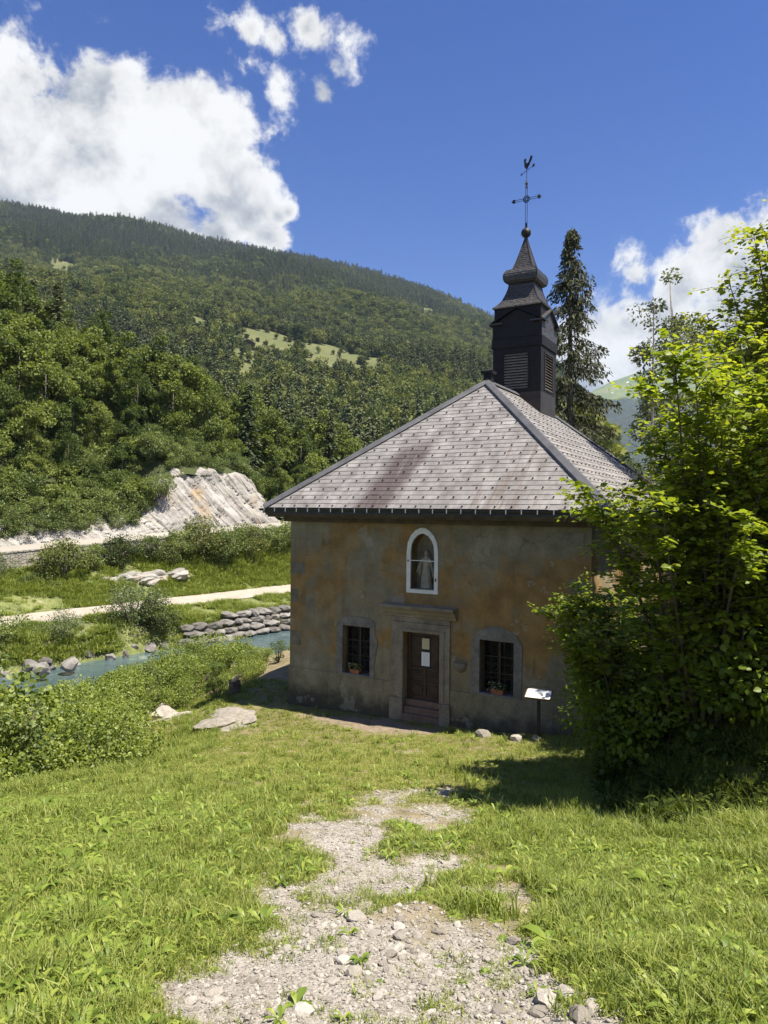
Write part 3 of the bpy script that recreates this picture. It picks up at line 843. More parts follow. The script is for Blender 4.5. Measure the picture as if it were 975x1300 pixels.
def mat_slate():
    m, n, b = material('pale_slate')
    c = coords(n)
    sp = n.node('ShaderNodeSeparateXYZ'); n.l.new(c, sp.inputs[0]); x, y, z = sp.outputs
    at_ = n.node('ShaderNodeAttribute'); at_.attribute_name = 'tint'
    oi = n.node('ShaderNodeObjectInfo')
    f = n.math('ADD', n.math('MULTIPLY', n.noise(n.mapping(c, (1.4, .9, .9)), 1.6, 8, .66), .8), n.math('MULTIPLY', at_.outputs['Fac'], .10))
    col = n.ramp(f, [(.28, (.13, .12, .114)), (.46, (.21, .196, .188)), (.60, (.285, .27, .258)), (.8, (.39, .375, .355))])
    # wash marks that run down the slope (slightly aslant), one wide reddish stain
    dn = n.noise(n.mapping(n.vmath('ADD', c, (0, 0, 0)), (2.6, .18, .18), (0, 0, R(-9))), 2.2, 6, .62)
    xs = n.math('ADD', x, n.math('MULTIPLY', z, -.16))
    xs = n.math('ADD', xs, n.math('MULTIPLY', n.math('SUBTRACT', n.noise(c, 2.2, 5, .6), .5), .5))
    fr = n.smooth(y, 4.4, 3.9)
    s1 = n.math('MULTIPLY', n.math('MULTIPLY', n.smooth(xs, -3.22, -2.72), n.smooth(xs, -1.65, -2.05)), n.math('MULTIPLY', n.smooth(z, 8.5, 7.6), fr))
    s1 = n.math('MULTIPLY', s1, n.smooth(dn, .25, .5, .55, 1))
    col = n.mix(n.math('MULTIPLY', s1, .85), col, (.058, .040, .038))
    s2 = n.math('MULTIPLY', n.math('MULTIPLY', n.smooth(xs, .2, .7), n.smooth(xs, 2.5, 1.6)), n.math('MULTIPLY', n.smooth(z, 8.4, 7.7), fr))
    col = n.mix(n.math('MULTIPLY', n.math('MULTIPLY', s2, n.smooth(dn, .46, .64)), .75), col, (.13, .10, .085))
    s3 = n.math('MULTIPLY', n.smooth(z, 7.4, 6.2), n.math('MULTIPLY', n.smooth(dn, .52, .70), fr))
    col = n.mix(n.math('MULTIPLY', s3, .6), col, (.15, .12, .10))
    n.put(b.inputs['Base Color'], col); b.inputs['Roughness'].default_value = .62; b.inputs['Specular IOR Level'].default_value = .4
    n.put(b.inputs['Normal'], n.bump(n.noise(c, 20, 5, .65), .25, .01))
    return m
M['slate'] = mat_slate()
def mat_scales():
    m, n, b = material('turret_scales')
    c = coords(n)
    w1 = n.node('ShaderNodeTexWave', wave_type='BANDS', bands_direction='Z'); n.l.new(c, w1.inputs[0]); w1.inputs['Scale'].default_value = 3.4
    col = n.ramp(n.noise(c, 9, 5, .6), [(.3, (.028, .026, .026)), (.7, (.078, .073, .071))])
    n.put(b.inputs['Base Color'], col); b.inputs['Roughness'].default_value = .5; b.inputs['Specular IOR Level'].default_value = .45
    v = n.voro(n.mapping(c, (1, 1, 1)), 9, 'F1')
    n.put(b.inputs['Normal'], n.bump(v, .5, .04))
    return m
M['scales'] = mat_scales()

church = empty('chapel', (CX, CY, 0), -TH)
tag(church, 'small ochre plastered chapel with pale slate hipped roof and dark bell turret', 'chapel')
HW = CW / 2; ZW = 5.72; ZE = 6.04; ZA = 10.37; PITCHR = math.atan2(ZA - ZE, HW + OV)
REC = .30                                              # depth of openings

def arch(x0, x1, z0, zs, zt, n=9, pointed=True):
    """outline x,z of an opening with arched top, counter-clockwise from lower left"""
    cx_ = (x0 + x1) / 2; hw = (x1 - x0) / 2; pts = [(x0, z0), (x1, z0)]
    for i in range(n + 1):
        a = math.pi * i / n
        p = abs(math.cos(a)) ** (1.15 if pointed else 1.0) * (1 if math.cos(a) >= 0 else -1)
        pts.append((cx_ + hw * p, zs + (zt - zs) * math.sin(a) ** (.9 if pointed else 1.0)))
    out = []
    for p in pts:
        if not out or math.hypot(p[0] - out[-1][0], p[1] - out[-1][1]) > 1e-4: out.append(p)
    return out
DOOR = [(-.60, -.4), (.55, -.4), (.55, 2.52), (-.60, 2.52)]
WIN_L = [(-2.70, 1.08), (-1.73, 1.08), (-1.73, 2.52), (-2.70, 2.52)]
WIN_R = [(1.72, 1.08), (2.69, 1.08), (2.69, 2.52), (1.72, 2.52)]
NICHE = arch(-.41, .35, 3.74, 4.80, 5.34)
def build_walls():
    outer = [(-HW, -.9), (HW, -.9), (HW, ZW), (-HW, ZW)]
    holes = [DOOR[0:1] and [(-.60, -.395), (.55, -.395), (.55, 2.52), (-.60, 2.52)], WIN_L, WIN_R, NICHE]
    polys = [[Vector((x, z, 0)) for x, z in outer]] + [[Vector((x, z, 0)) for x, z in h] for h in holes]
    tris = tessellate_polygon(polys); flat = [p for q in polys for p in q]
    b = MB()
    b.add([(p.x, 0, p.y) for p in flat], [tuple(t) for t in tris])
    for h, dep in zip(holes, (REC, REC, REC, .42)):
        n = len(h)
        b.add([(x, 0, z) for x, z in h] + [(x, dep, z) for x, z in h], [(i, (i + 1) % n, (i + 1) % n + n, i + n) for i in range(n)])
    v = [(-HW, 0, -.9), (HW, 0, -.9), (HW, CL, -.9), (-HW, CL, -.9), (-HW, 0, ZW), (HW, 0, ZW), (HW, CL, ZW), (-HW, CL, ZW)]
    b.add(v, [(1, 2, 6, 5), (2, 3, 7, 6), (3, 0, 4, 7)])
    me = bpy.data.meshes.new('wall'); me.from_pydata(b.v, [], b.f)
    bm = bmesh.new(); bm.from_mesh(me); bmesh.ops.remove_doubles(bm, verts=bm.verts, dist=1e-4)
    bmesh.ops.recalc_face_normals(bm, faces=bm.faces); bm.to_mesh(me); bm.free()
    me.materials.append(M['plaster'])
    return link('wall', me, church)
wall = build_walls()
# plinth with its set-off, broken at the door surround
pl = MB()
pl.box(-HW - .025, -1.0, -.025, .02, -.9, 1.03); pl.box(.86, HW + .025, -.025, .02, -.9, 1.03)
pl.box(HW - .02, HW + .024, .021, CL + .02, -.9, 1.03); pl.box(-HW - .024, -HW + .02, .021, CL + .02, -.9, 1.03)
pl.build('plinth', M['plaster'], church)
M['quoin'] = speckled('corner_stone', [(.25, (.10, .082, .055)), (.5, (.17, .145, .10)), (.8, (.25, .215, .155))], 3.2, .95, .5, .02, 8, fine=.3)
# corner stones showing through the plaster
for (x0, x1, z0, z1) in ((-HW - .006, -4.22, 1.72, 2.20), (-HW - .006, -4.34, 3.05, 3.5), (-HW - .006, -4.12, 3.95, 4.35), (4.12, HW + .006, 1.75, 2.2), (4.28, HW + .006, 2.75, 3.2), (4.1, HW + .006, 3.9, 4.3)):
    q = MB(); q.box(x0, x1, -.007, .3, z0, z1); q.build('quoin', M['quoin'], church, bevel=.03)
q = MB(); q.box(3.95, 4.5, -.012, .1, 5.1, 5.45); q.build('wall_plaque', M['dressed_warm'], church, bevel=.008)

# door: surround, cornice, steps, leaf
def build_door():
    d = empty('doorway', (0, 0, 0)); d.parent = church
    b = MB()
    b.box(-1.0, -.602, -.06, .1, .62, 2.80); b.box(.552, .86, -.06, .1, .62, 2.80); b.box(-.602, .552, -.058, .1, 2.522, 2.80)
    b.box(-.78, -.602, -.085, -.061, .62, 2.62); b.box(.552, .70, -.085, -.061, .62, 2.62); b.box(-.602, .552, -.084, -.059, 2.522, 2.62)
    b.build('door_surround', M['dressed_warm'], d, bevel=.012)
    for x0, x1 in ((-1.03, -.604), (.554, .89)):
        MB().box(x0, x1, -.095, .1, -.5, .618).build('base_block', M['dressed_warm'], d, bevel=.012)
    b = MB(); b.box(-1.0, .86, -.05, .1, 2.803, 2.95); b.build('frieze', M['dressed_warm'], d, bevel=.01)
    prof = [(.05, 2.953), (-.08, 2.953), (-.10, 3.02), (-.16, 3.07), (-.18, 3.13), (-.26, 3.20), (-.29, 3.21), (-.29, 3.29), (.05, 3.32)]
    b = MB(); b.loft([[(-1.23 + .0 * i, y, z) for y, z in prof] if i == 0 else [(1.06, y, z) for y, z in prof] for i in (0, 1)])
    b.build('cornice', M['dressed_warm'], d)
    for i, (t0, z0, z1) in enumerate(((-.10, -.4, .19), (.0, .192, .38), (.10, .382, .57))):
        MB().box(-.598, .548, t0, .29, z0, z1).build('step', M['step_wood'], d, bevel=.012)
    lf = MB().box(-.598, .548, .22, .262, .572, 2.518).build('door_leaf', M['door_wood'], d)
    # raised frames and panels
    fr = MB()
    for z0, z1 in ((.575, .68), (1.02, 1.10), (1.42, 1.50), (2.40, 2.515)): fr.box(-.598, .548, .195, .219, z0, z1)
    for x0, x1 in ((-.598, -.47), (-.075, .025), (.42, .548)): fr.box(x0, x1, .193, .2195, .575, 2.515)
    fr.build('door_frame', M['door_wood'], lf, bevel=.006)
    for x0, x1 in ((-.44, -.10), (.05, .39)):
        for z0, z1 in ((.71, .99), (1.53, 2.37)): MB().box(x0, x1, .203, .2185, z0, z1).build('door_panel', M['door_wood'], lf, bevel=.008)
    for i in range(4):
        MB().box(-.466, -.08, .204, .2185, 1.115 + i * .075, 1.18 + i * .075).build('door_panel', M['door_wood'], lf, bevel=.004)
        MB().box(.03, .415, .204, .2185, 1.115 + i * .075, 1.18 + i * .075).build('door_panel', M['door_wood'], lf, bevel=.004)
    h = MB(); h.tube([(.47, .19, 1.46), (.47, .14, 1.46), (.40, .135, 1.46)], .012, 8); h.box(.45, .49, .185, .1945, 1.38, 1.54)
    h.build('door_handle', M['iron'], lf)
build_door()

# niche: arched white frame, glazed, and the back of the recess
def build_niche():
    o = arch(-.53, .46, 3.64, 4.80, 5.50); i = arch(-.405, .345, 3.745, 4.80, 5.335)
    n = len(o); b = MB()
    v = [(x, -.03, z) for x, z in o] + [(x, -.03, z) for x, z in i] + [(x, .02, z) for x, z in o] + [(x, .03, z) for x, z in i]
    f = []
    for k in range(n):
        j = (k + 1) % n
        f += [(k, j, j + n, k + n), (k, k + 2 * n, j + 2 * n, j), (k + n, j + n, j + 3 * n, k + 3 * n)]
    b.add(v, f); nf = b.build('niche_frame', M['white_paint'], church)
    MB().box(-.40, .34, -.012, .006, 4.55, 4.572).build('glazing_bar', M['white_paint'], nf)
    MB().box(-.49, -.46, -.05, -.031, 4.52, 4.58).build('hinge', M['iron'], nf)
    MB().box(.38, .41, -.05, -.031, 4.0, 4.08).build('hinge', M['iron'], nf)
    for z0, z1 in ((3.745, 4.549), (4.573, 5.33)):
        pts = [(x, z) for x, z in arch(-.404, .344, 3.745, 4.80, 5.33)]
        cl = [(x, min(max(z, z0), z1)) for x, z in pts]
        cl2 = []
        for p in cl:
            if not cl2 or math.hypot(p[0] - cl2[-1][0], p[1] - cl2[-1][1]) > 1e-3: cl2.append(p)
        if z0 < 4: cl2 = [(-.404, z0), (.344, z0), (.344, z1), (-.404, z1)]
        else: cl2 = [(-.404, z0), (.344, z0)] + [p for p in pts if p[1] > z0]
        MB().prism(cl2, .008, .011).build('pane', M['glass'], nf)
    MB().prism(arch(-.43, .37, 3.72, 4.80, 5.36), .40, .46).build('niche_back', M['recess_plaster'], church)
    MB().box(-.40, .34, .05, .399, 3.742, 3.765).build('niche_ledge', M['recess_plaster'], church)
build_niche()

# windows: stone surround, near-black panel for the unlit room, wooden frame with panes, iron bars
def surround(out, hole, y0, y1):
    polys = [[Vector((x, z, 0)) for x, z in out], [Vector((x, z, 0)) for x, z in hole]]
    tris = tessellate_polygon(polys); fl = [p for q in polys for p in q]; b = MB()
    b.add([(p.x, y0, p.y) for p in fl], [tuple(t) for t in tris])
    for loop in (out, hole):
        n = len(loop)
        b.add([(x, y0, z) for x, z in loop] + [(x, y1, z) for x, z in loop], [(i, (i + 1) % n, (i + 1) % n + n, i + n) for i in range(n)])
    return b
def build_window(hole, outl):
    x0, z0 = hole[0]; x1, z1 = hole[2]
    w = empty('window', (0, 0, 0)); w.parent = church
    hl = [(x0 + .003, z0 + .003), (x1 - .003, z0 + .003), (x1 - .003, z1 - .003), (x0 + .003, z1 - .003)]
    surround(outl, hl, -.022, .06).build('window_surround', M['dressed'], w)
    MB().box(x0 - .02, x1 + .02, .301, .34, z0 - .02, z1 + .02).build('room_shade_panel', M['dark_inside'], w)  # flat near-black panel paints the darkness behind the panes
    f = MB()
    f.box(x0 + .001, x0 + .06, .235, .28, z0 + .002, z1 - .002); f.box(x1 - .06, x1 - .001, .235, .28, z0 + .002, z1 - .002)
    f.box(x0 + .06, x1 - .06, .236, .28, z0 + .002, z0 + .07); f.box(x0 + .06, x1 - .06, .236, .28, z1 - .07, z1 - .002)
    xm = (x0 + x1) / 2; f.box(xm - .035, xm + .035, .234, .28, z0 + .07, z1 - .07)
    for zz in (z0 + .52, z0 + .97):
        f.box(x0 + .06, xm - .035, .24, .275, zz - .015, zz + .015); f.box(xm + .035, x1 - .06, .24, .275, zz - .015, zz + .015)
    f.build('window_frame', M['door_wood'], w)
    for a, c in ((x0 + .06, xm - .035), (xm + .035, x1 - .06)):
        for za, zb in ((z0 + .07, z0 + .505), (z0 + .535, z0 + .955), (z0 + .985, z1 - .07)):
            MB().box(a, c, .256, .260, za, zb).build('pane', M['glass'], w)
    for i in range(5):
        xx = x0 + (x1 - x0) * (i + .5) / 5
        MB().tube([(xx, .13, z0 - .01), (xx, .13, z1 + .01)], .010, 6).build('iron_bar', M['iron'], w)
    for zz in (z0 + .42, z0 + .80):
        MB().tube([(x0 - .01, .13, zz), (x1 + .01, .13, zz)], .010, 6).build('iron_bar', M['iron'], w)
    MB().box(x0 + .003, x1 - .003, -.03, .24, z0 - .06, z0 + .002).build('sill', M['dressed'], w)
    return w
build_window(WIN_L, [(-2.93, .95), (-1.60, .93), (-1.57, 1.5), (-1.50, 1.9), (-1.46, 2.12), (-1.56, 2.3), (-1.57, 2.68), (-1.75, 2.80), (-2.5, 2.79), (-2.74, 2.70), (-2.76, 2.60), (-2.90, 2.58)])
build_window(WIN_R, [(1.47, .95), (2.90, .95), (2.93, 2.40), (2.86, 2.56), (2.70, 2.74), (2.46, 2.86), (2.2, 2.90), (1.95, 2.86), (1.70, 2.74), (1.54, 2.58), (1.47, 2.40)])

# holy-water stoup on the wall
b = MB(); rings = []
for i, (r, z) in enumerate(((.04, 1.54), (.12, 1.58), (.18, 1.66), (.205, 1.75), (.21, 1.83), (.175, 1.832), (.15, 1.78), (.11, 1.68), (.04, 1.64))):
    rings.append([(1.16 + r * math.cos(a), .03 - r * .95 * math.sin(a), z) for a in [math.pi * j / 10 for j in range(11)]])
b.loft(rings)
b.build('stoup', M['dressed'], church)

# eaves
def ring_box(name, out, inn, z0, z1, mat):
    b = MB()
    a0, a1 = HW + out, HW + inn
    yb0, yb1 = CL + out, CL + inn
    b.box(-a0, a0, -out, -inn, z0, z1); b.box(-a0, a0, yb1, yb0, z0, z1)
    b.box(-a0, -a1, -inn, yb1, z0, z1); b.box(a1, a0, -inn, yb1, z0, z1)
    return b.build(name, mat, church)
ring_box('eave_moulding', .16, -.05, 5.60, 5.74, M['eave_wood'])
ring_box('soffit', .52, -.05, 5.742, 5.85, M['eave_wood'])
ring_box('fascia', .57, .50, 5.80, 6.0, M['eave_wood'])

def build_roof():
    E_ = HW + OV; y0 = -OV; yb = CL + OV; yr0 = HW; yr1 = CL - HW
    dz = -.045
    v = [(-E_, y0, ZE + dz), (E_, y0, ZE + dz), (E_, yb, ZE + dz), (-E_, yb, ZE + dz), (0, yr0, ZA + dz), (0, yr1, ZA + dz)]
    me = bpy.data.meshes.new('roof'); me.from_pydata(v, [], [(0, 1, 4), (1, 2, 5, 4), (2, 3, 5), (3, 0, 4, 5), (3, 2, 1, 0)])
    me.materials.append(M['eave_wood']); roof = link('roof', me, church)
    # slates: course by course, clipped at the hips
    rise = math.hypot(E_, ZA - ZE); expo = .203; nc = int(rise / expo)
    rng = random.Random(5)
    faces = {'front': (Vector((0, y0, ZE)), Vector((1, 0, 0)), Vector((0, 1, 0)), E_, 0.0),
             'right': (Vector((E_, CL / 2, ZE)), Vector((0, 1, 0)), Vector((-1, 0, 0)), (yb - y0) / 2, (yr1 - yr0) / 2),
             'back': (Vector((0, yb, ZE)), Vector((-1, 0, 0)), Vector((0, -1, 0)), E_, 0.0),
             'left': (Vector((-E_, CL / 2, ZE)), Vector((0, -1, 0)), Vector((1, 0, 0)), (yb - y0) / 2, (yr1 - yr0) / 2)}
    single = []; rest_v = []; rest_f = []; rest_t = []; gv = MB()
    for nm, (c0, ux, inn, half0, half1) in faces.items():
        up = (inn * math.cos(PITCHR) + Vector((0, 0, 1)) * math.sin(PITCHR)); nrm = ux.cross(up)
        if nrm.z < 0: nrm = -nrm
        W_ = .225
        for r in range(nc + 1):
            a = r * expo; bt = min(a + expo + .06, rise - .01); aa = a - .012
            if a > rise - .1: break
            hw = lambda d: half0 + (half1 - half0) * d / rise
            ha, hb = hw(max(aa, 0)), hw(bt)
            off = (rng.random()) * W_
            x = -ha + off - W_
            k = 0
            while x < ha:
                w = W_ * rng.uniform(.86, 1.12); xl, xr = x + .001, x + w - .001; x += w; k += 1
                p = [(max(xl, -ha), aa), (min(xr, ha), aa), (min(max(xr, -hb), hb), bt), (max(min(xl, hb), -hb), bt)]
                if p[1][0] - p[0][0] < .02: continue
                lift = rng.uniform(-.0012, .0012) + (.006 if rng.random() < .02 else 0); drop = rng.uniform(-.003, .002) - (.02 if rng.random() < .015 else 0)
                t0 = .018 + lift; vv = []
                for (px_, d), hgt in zip(p, (.008 + lift, .008 + lift, -.008, -.008)):
                    dd = d + (drop if d == aa else 0)
                    vv.append(c0 + ux * px_ + up * dd + nrm * hgt)
                vv += [q - nrm * .009 for q in vv[:2]]
                ff = [(0, 1, 2, 3), (0, 4, 5, 1), (0, 3, 4), (1, 5, 2)]
                if nm == 'front' and r < 9 and len(single) < 300 and p[1][0] - p[0][0] > .12: single.append((vv, ff, rng.random()))
                else:
                    base = len(rest_v); rest_v += [tuple(q) for q in vv]; rest_f += [[i + base for i in q] for q in ff]; rest_t += [rng.random()] * 6
            if r % 2 == 0 and r > 0 or r == 0:                     # snow guards, staggered every second course
                if nm in ('front', 'right', 'left'):
                    st = .46; x = -ha + .25 + (st / 2 if (r // 2) % 2 else 0)
                    while x < ha - .2:
                        q = c0 + ux * x + up * (a + .06) + nrm * .02
                        tri = [q - ux * .026 + up * .03, q + ux * .026 + up * .03, q + ux * .026 - up * .005 + nrm * .04, q - ux * .026 - up * .005 + nrm * .04, q - up * .035 + nrm * .004]
                        gv.add(tri, [(0, 1, 2, 3), (3, 2, 4), (0, 3, 4), (1, 4, 2)])
                        x += st
    for vv, ff, t in single:
        me = bpy.data.meshes.new('slate'); me.from_pydata([tuple(q) for q in vv], [], ff); me.materials.append(M['slate'])
        a_ = me.attributes.new('tint', 'FLOAT', 'POINT'); a_.data.foreach_set('value', [t] * 6)
        link('slate', me, roof)
    me = bpy.data.meshes.new('slating'); me.from_pydata(rest_v, [], rest_f); me.materials.append(M['slate'])
    a_ = me.attributes.new('tint', 'FLOAT', 'POINT'); a_.data.foreach_set('value', rest_t)
    tag(link('slating', me, roof), kind='stuff')
    tag(gv.build('snow_guards', M['black_metal'], roof), kind='stuff')
    # hip and ridge flashing
    corners = [(-E_, y0), (E_, y0), (E_, yb), (-E_, yb)]
    for (x, y) in corners:
        yy = yr0 if y < CL / 2 else yr1
        A = Vector((x * 1.004, y + (-.01 if y < CL / 2 else .01), ZE + .05)); B = Vector((0, yy, ZA + .06)); d = (B - A).normalized()
        side = d.cross(Vector((0, 0, 1))).normalized(); upn = side.cross(d)
        prof = [(-.17, -.085), (-.155, -.045), (0, .045), (.155, -.045), (.17, -.085)]
        MB().loft([[P + side * s + upn * h for s, h in prof] for P in (A, B)]).build('hip_flashing', M['lead'], roof)
    MB().loft([[(s, y, ZA + .05 + h) for s, h in ((-.17, -.12), (-.15, -.08), (0, .03), (.15, -.08), (.17, -.12))] for y in (yr0 - .1, yr1 + .1)]).build('ridge_flashing', M['lead'], roof)
    b = MB(); b.square([(.13, ZA - .05), (.13, ZA + .26), (.20, ZA + .27), (.21, ZA + .36), (.15, ZA + .38), (.06, ZA + .44)], (0, yr0 + .12)); b.build('ridge_vent', M['turret'], roof)
    # gutter with brackets
    def gut(p0, p1, inward):
        d = (p1 - p0); outw = -inward; prof = []
        for j in range(9):
            a = math.pi * j / 8; prof.append((-.065 * math.cos(a) * -1, -.075 * math.sin(a)))
        prof += [(x * .88, z * .86) for x, z in prof[::-1]]
        return MB().loft([[P + outw * x + Vector((0, 0, z)) for x, z in prof] for P in (p0, p1)])
    zt = ZE - .035
    for (a, c, inw) in (((-E_ - .1, y0 - .06), (E_ + .1, y0 - .06), Vector((0, 1, 0))), ((E_ + .06, y0 + .08), (E_ + .06, yb), Vector((-1, 0, 0))), ((-E_ - .06, yb), (-E_ - .06, y0 + .08), Vector((1, 0, 0)))):
        p0, p1 = Vector((*a, zt)), Vector((*c, zt))
        g = gut(p0, p1, inw).build('gutter', M['black_metal'], church)
        if abs(inw.y) > .5:
            n = 26
            me = MB().box(-.012, .012, -.078, -.066, -.10, .012).mesh('gutter_bracket', M['clip'])
            for i in range(n):
                o = link('gutter_bracket', me, g); q = p0.lerp(p1, (i + .5) / n); o.location = q
            sx = MB().box(-E_ - .04, E_ + .04, y0 - .02, y0 + .06, 5.86, 5.985).build('gutter_board', M['black_metal'], church)
build_roof()

def build_turret():
    tw = .938; tc = 8.52; zb = 12.12
    t = MB(); t.square([(tw, 9.0), (tw, 10.42)], (0, tc)); t.build('turret_base', M['turret_base'], church)
    # shaft as corner posts and boards round the louvre openings
    b = MB(); o0, o1 = -.52, .47; z0, z1 = 10.55, 11.93
    for sgn in (1, -1):
        y_a, y_b = tc - sgn * tw, tc - sgn * (tw - .10); ya, yb_ = min(y_a, y_b), max(y_a, y_b)
        for x0, x1, za, zc in ((-tw, o0, 10.422, zb), (o1, tw, 10.422, zb), (o0, o1, 10.422, z0), (o0, o1, z1, zb)): b.box(x0, x1, ya, yb_, za, zc)
        x_a, x_b = sgn * tw, sgn * (tw - .10); xa_, xb_ = min(x_a, x_b), max(x_a, x_b)
        for y0_, y1_, za, zc in ((tc - tw + .1, tc - .50, 10.422, zb), (tc + .50, tc + tw - .1, 10.422, zb), (tc - .50, tc + .50, 10.422, z0), (tc - .50, tc + .50, z1, zb)): b.box(xa_, xb_, y0_, y1_, za, zc)
    b.build('turret_shaft', M['turret'], church)
    MB().box(-.7, .7, tc - .7, tc + .7, 10.43, 12.1).build('chamber_shade_block', M['dark_inside'], church)  # solid near-black block paints the darkness behind the slats
    ns = 13
    for face in range(4):
        Mx = Matrix.Translation((0, tc, 0)) @ Matrix.Rotation(face * math.pi / 2, 4, 'Z') @ Matrix.Translation((0, -tc, 0))
        fr = MB(); xo = (-.55, .5) if face == 0 else (-.525, .525)
        ft = tc - tw - .025
        fr.box(xo[0], xo[0] + .055, ft, ft + .08, z0 - .02, z1 + .02, Mx); fr.box(xo[1] - .055, xo[1], ft, ft + .08, z0 - .02, z1 + .02, Mx)
        fr.box(xo[0] + .055, xo[1] - .055, ft + .001, ft + .08, z0 - .02, z0 + .03, Mx); fr.box(xo[0] + .055, xo[1] - .055, ft + .001, ft + .08, z1 - .03, z1 + .02, Mx)
        fo = fr.build('louvre', M['turret'] if face == 0 else M['turret_base'], church)
        for i in range(ns):
            zc = z0 + .07 + (z1 - z0 - .12) * i / (ns - 1)
            Ms = Mx @ Matrix.Translation((0, tc - tw + .04, zc)) @ Matrix.Rotation(R(38), 4, 'X')
            s = MB().box(xo[0] + .057, xo[1] - .057, -.06, .06, -.009, .009, Ms); s.build('slat', M['louvre'], fo)
    b = MB(); b.square([(tw + .035, zb), (tw + .045, zb + .02), (tw + .045, 12.48), (tw + .01, 12.5), (tw - .03, 12.52), (tw - .03, 13.66)], (0, tc)); b.build('turret_cap_band', M['turret'], church)
    # four little gables
    for face in range(4):
        Mx = Matrix.Translation((0, tc, 0)) @ Matrix.Rotation(face * math.pi / 2, 4, 'Z') @ Matrix.Translation((0, -tc, 0))
        g = MB(); yf = tc - tw - .03
        tri = [(-tw, 12.50), (tw, 12.50), (tw, 13.06), (0, 13.56), (-tw, 13.06)]
        g.add([Mx @ Vector((x, yf, z)) for x, z in tri] + [Mx @ Vector((x, tc - .6, z)) for x, z in tri], [(0, 1, 2, 3, 4), (5, 9, 8, 7, 6), (0, 5, 6, 1), (1, 6, 7, 2), (2, 7, 8, 3), (3, 8, 9, 4), (4, 9, 5, 0)])
        go = g.build('gable', M['scales'] if face % 2 else M['turret'], church)
        r = MB(); yf2 = yf - .10
        for sx in (-1, 1):
            p = [(0, 13.60), (sx * (tw + .14), 13.02), (sx * (tw + .14), 13.06), (0, 13.66)]
            q0 = [Mx @ Vector((x, yf2, z)) for x, z in p]; q1 = [Mx @ Vector((x, tc - .55, z)) for x, z in p]
            r.add(q0 + q1, [(0, 1, 2, 3), (4, 7, 6, 5), (0, 4, 5, 1), (1, 5, 6, 2), (2, 6, 7, 3), (3, 7, 4, 0)])
        r.build('gable_roof', M['scales'] if face % 2 else M['turret'], go)
    # bell-cast skirt, onion, spire: four-sided, covered in scales
    prof = [(.965, 13.66), (.955, 13.70), (.82, 13.82), (.68, 14.02), (.575, 14.28), (.51, 14.50), (.485, 14.64), (.47, 14.66)]
    on = [(.47, 14.662), (.55, 14.69), (.63, 14.76), (.655, 14.86), (.665, 14.95), (.65, 15.04), (.61, 15.12), (.56, 15.18), (.47, 15.225), (.40, 15.26), (.375, 15.30)]
    sp = [(.375, 15.302), (.30, 15.53), (.20, 15.88), (.11, 16.20), (.035, 16.50), (.03, 16.55)]
    def scaled(name, pr):
        """four faces, each covered with overlapping courses that step outwards"""
        b = MB(); fine = []
        for (a0, z0_), (a1, z1_) in zip(pr[:-1], pr[1:]):
            n = max(1, int(math.hypot(a1 - a0, z1_ - z0_) / .075))
            for i in range(n):
                f0, f1 = i / n, (i + 1) / n
                fine.append((a0 + (a1 - a0) * f0 + .010, z0_ + (z1_ - z0_) * f0)); fine.append((a0 + (a1 - a0) * f1, z0_ + (z1_ - z0_) * f1 - .001))
        b.square(fine, (0, tc)); o = b.build(name, M['scales'], church)
        arr = MB()
        for sx, sy in ((-1, -1), (1, -1), (1, 1), (-1, 1)):
            arr.tube([(sx * (a + .004), tc + sy * (a + .004), z) for a, z in pr], .018, 5)
        arr.build('arris', M['turret_base'], o)
        return o
    scaled('spire_skirt', prof); scaled('spire_onion', on); scaled('spire', sp)
    b = MB(); b.lathe([(.02, -.21), (.05, -.20), (.06, -.18)] + [(.19 * math.sin(a), -.19 * math.cos(a)) for a in [math.pi * (i + 1.8) / 13 for i in range(11)]] + [(.03, .2)], (0, tc, 16.72), 18)
    ball = b.build('ball', M['iron'], church, True)
    # iron cross
    c = MB(); x0 = 0.0
    for dx in (-.035, .035): c.tube([(x0 + dx, tc, 16.92), (x0 + dx, tc, 18.55)], .011, 6)
    c.tube([(x0, tc, 16.88), (x0, tc, 17.1)], .035, 6); c.lathe([(.045, 0), (.05, .03), (.02, .10), (.045, .14), (.06, .18), (.03, .24), (.012, .30)], (x0, tc, 18.45), 8)
    for dz in (-.035, .035): c.tube([(x0 - .52, tc, 18.02 + dz), (x0 + .52, tc, 18.02 + dz)], .010, 6)
    for sx in (-1, 1):
        c.box(x0 + sx * .50 - .05, x0 + sx * .50 + .05, tc - .02, tc + .02, 17.955, 18.085); c.tube([(x0 + sx * .5, tc, 18.02), (x0 + sx * .60, tc, 18.02)], [.05, .012], 6)
    ring = [(x0 + .12 * math.cos(a), tc, 18.02 + .12 * math.sin(a)) for a in [2 * math.pi * i / 16 for i in range(17)]]
    c.tube(ring, .016, 5); 
    for i in range(8):
        a = i * math.pi / 4; c.tube([(x0 + .04 * math.cos(a), tc, 18.02 + .04 * math.sin(a)), (x0 + .15 * math.cos(a), tc, 18.02 + .15 * math.sin(a))], .012, 5)
    c.tube([(x0, tc, 18.6), (x0, tc, 19.25)], .013, 6)
    c.build('cross', M['iron'], church)
    # wind arrow and weathercock, swung askew
    va = MB(); A = Matrix.Translation((x0, tc, 19.12)) @ Matrix.Rotation(R(-28), 4, 'Z') @ Matrix.Rotation(R(-9), 4, 'Y')
    va.tube([A @ Vector((-.30, 0, 0)), A @ Vector((.38, 0, 0))], .011, 6)
    va.add([A @ Vector(p) for p in ((-.36, 0, 0), (-.26, .012, .05), (-.26, .012, -.05), (-.26, -.012, .05), (-.26, -.012, -.05))], [(0, 1, 2), (0, 4, 3), (1, 3, 4, 2), (0, 3, 1), (0, 2, 4)])
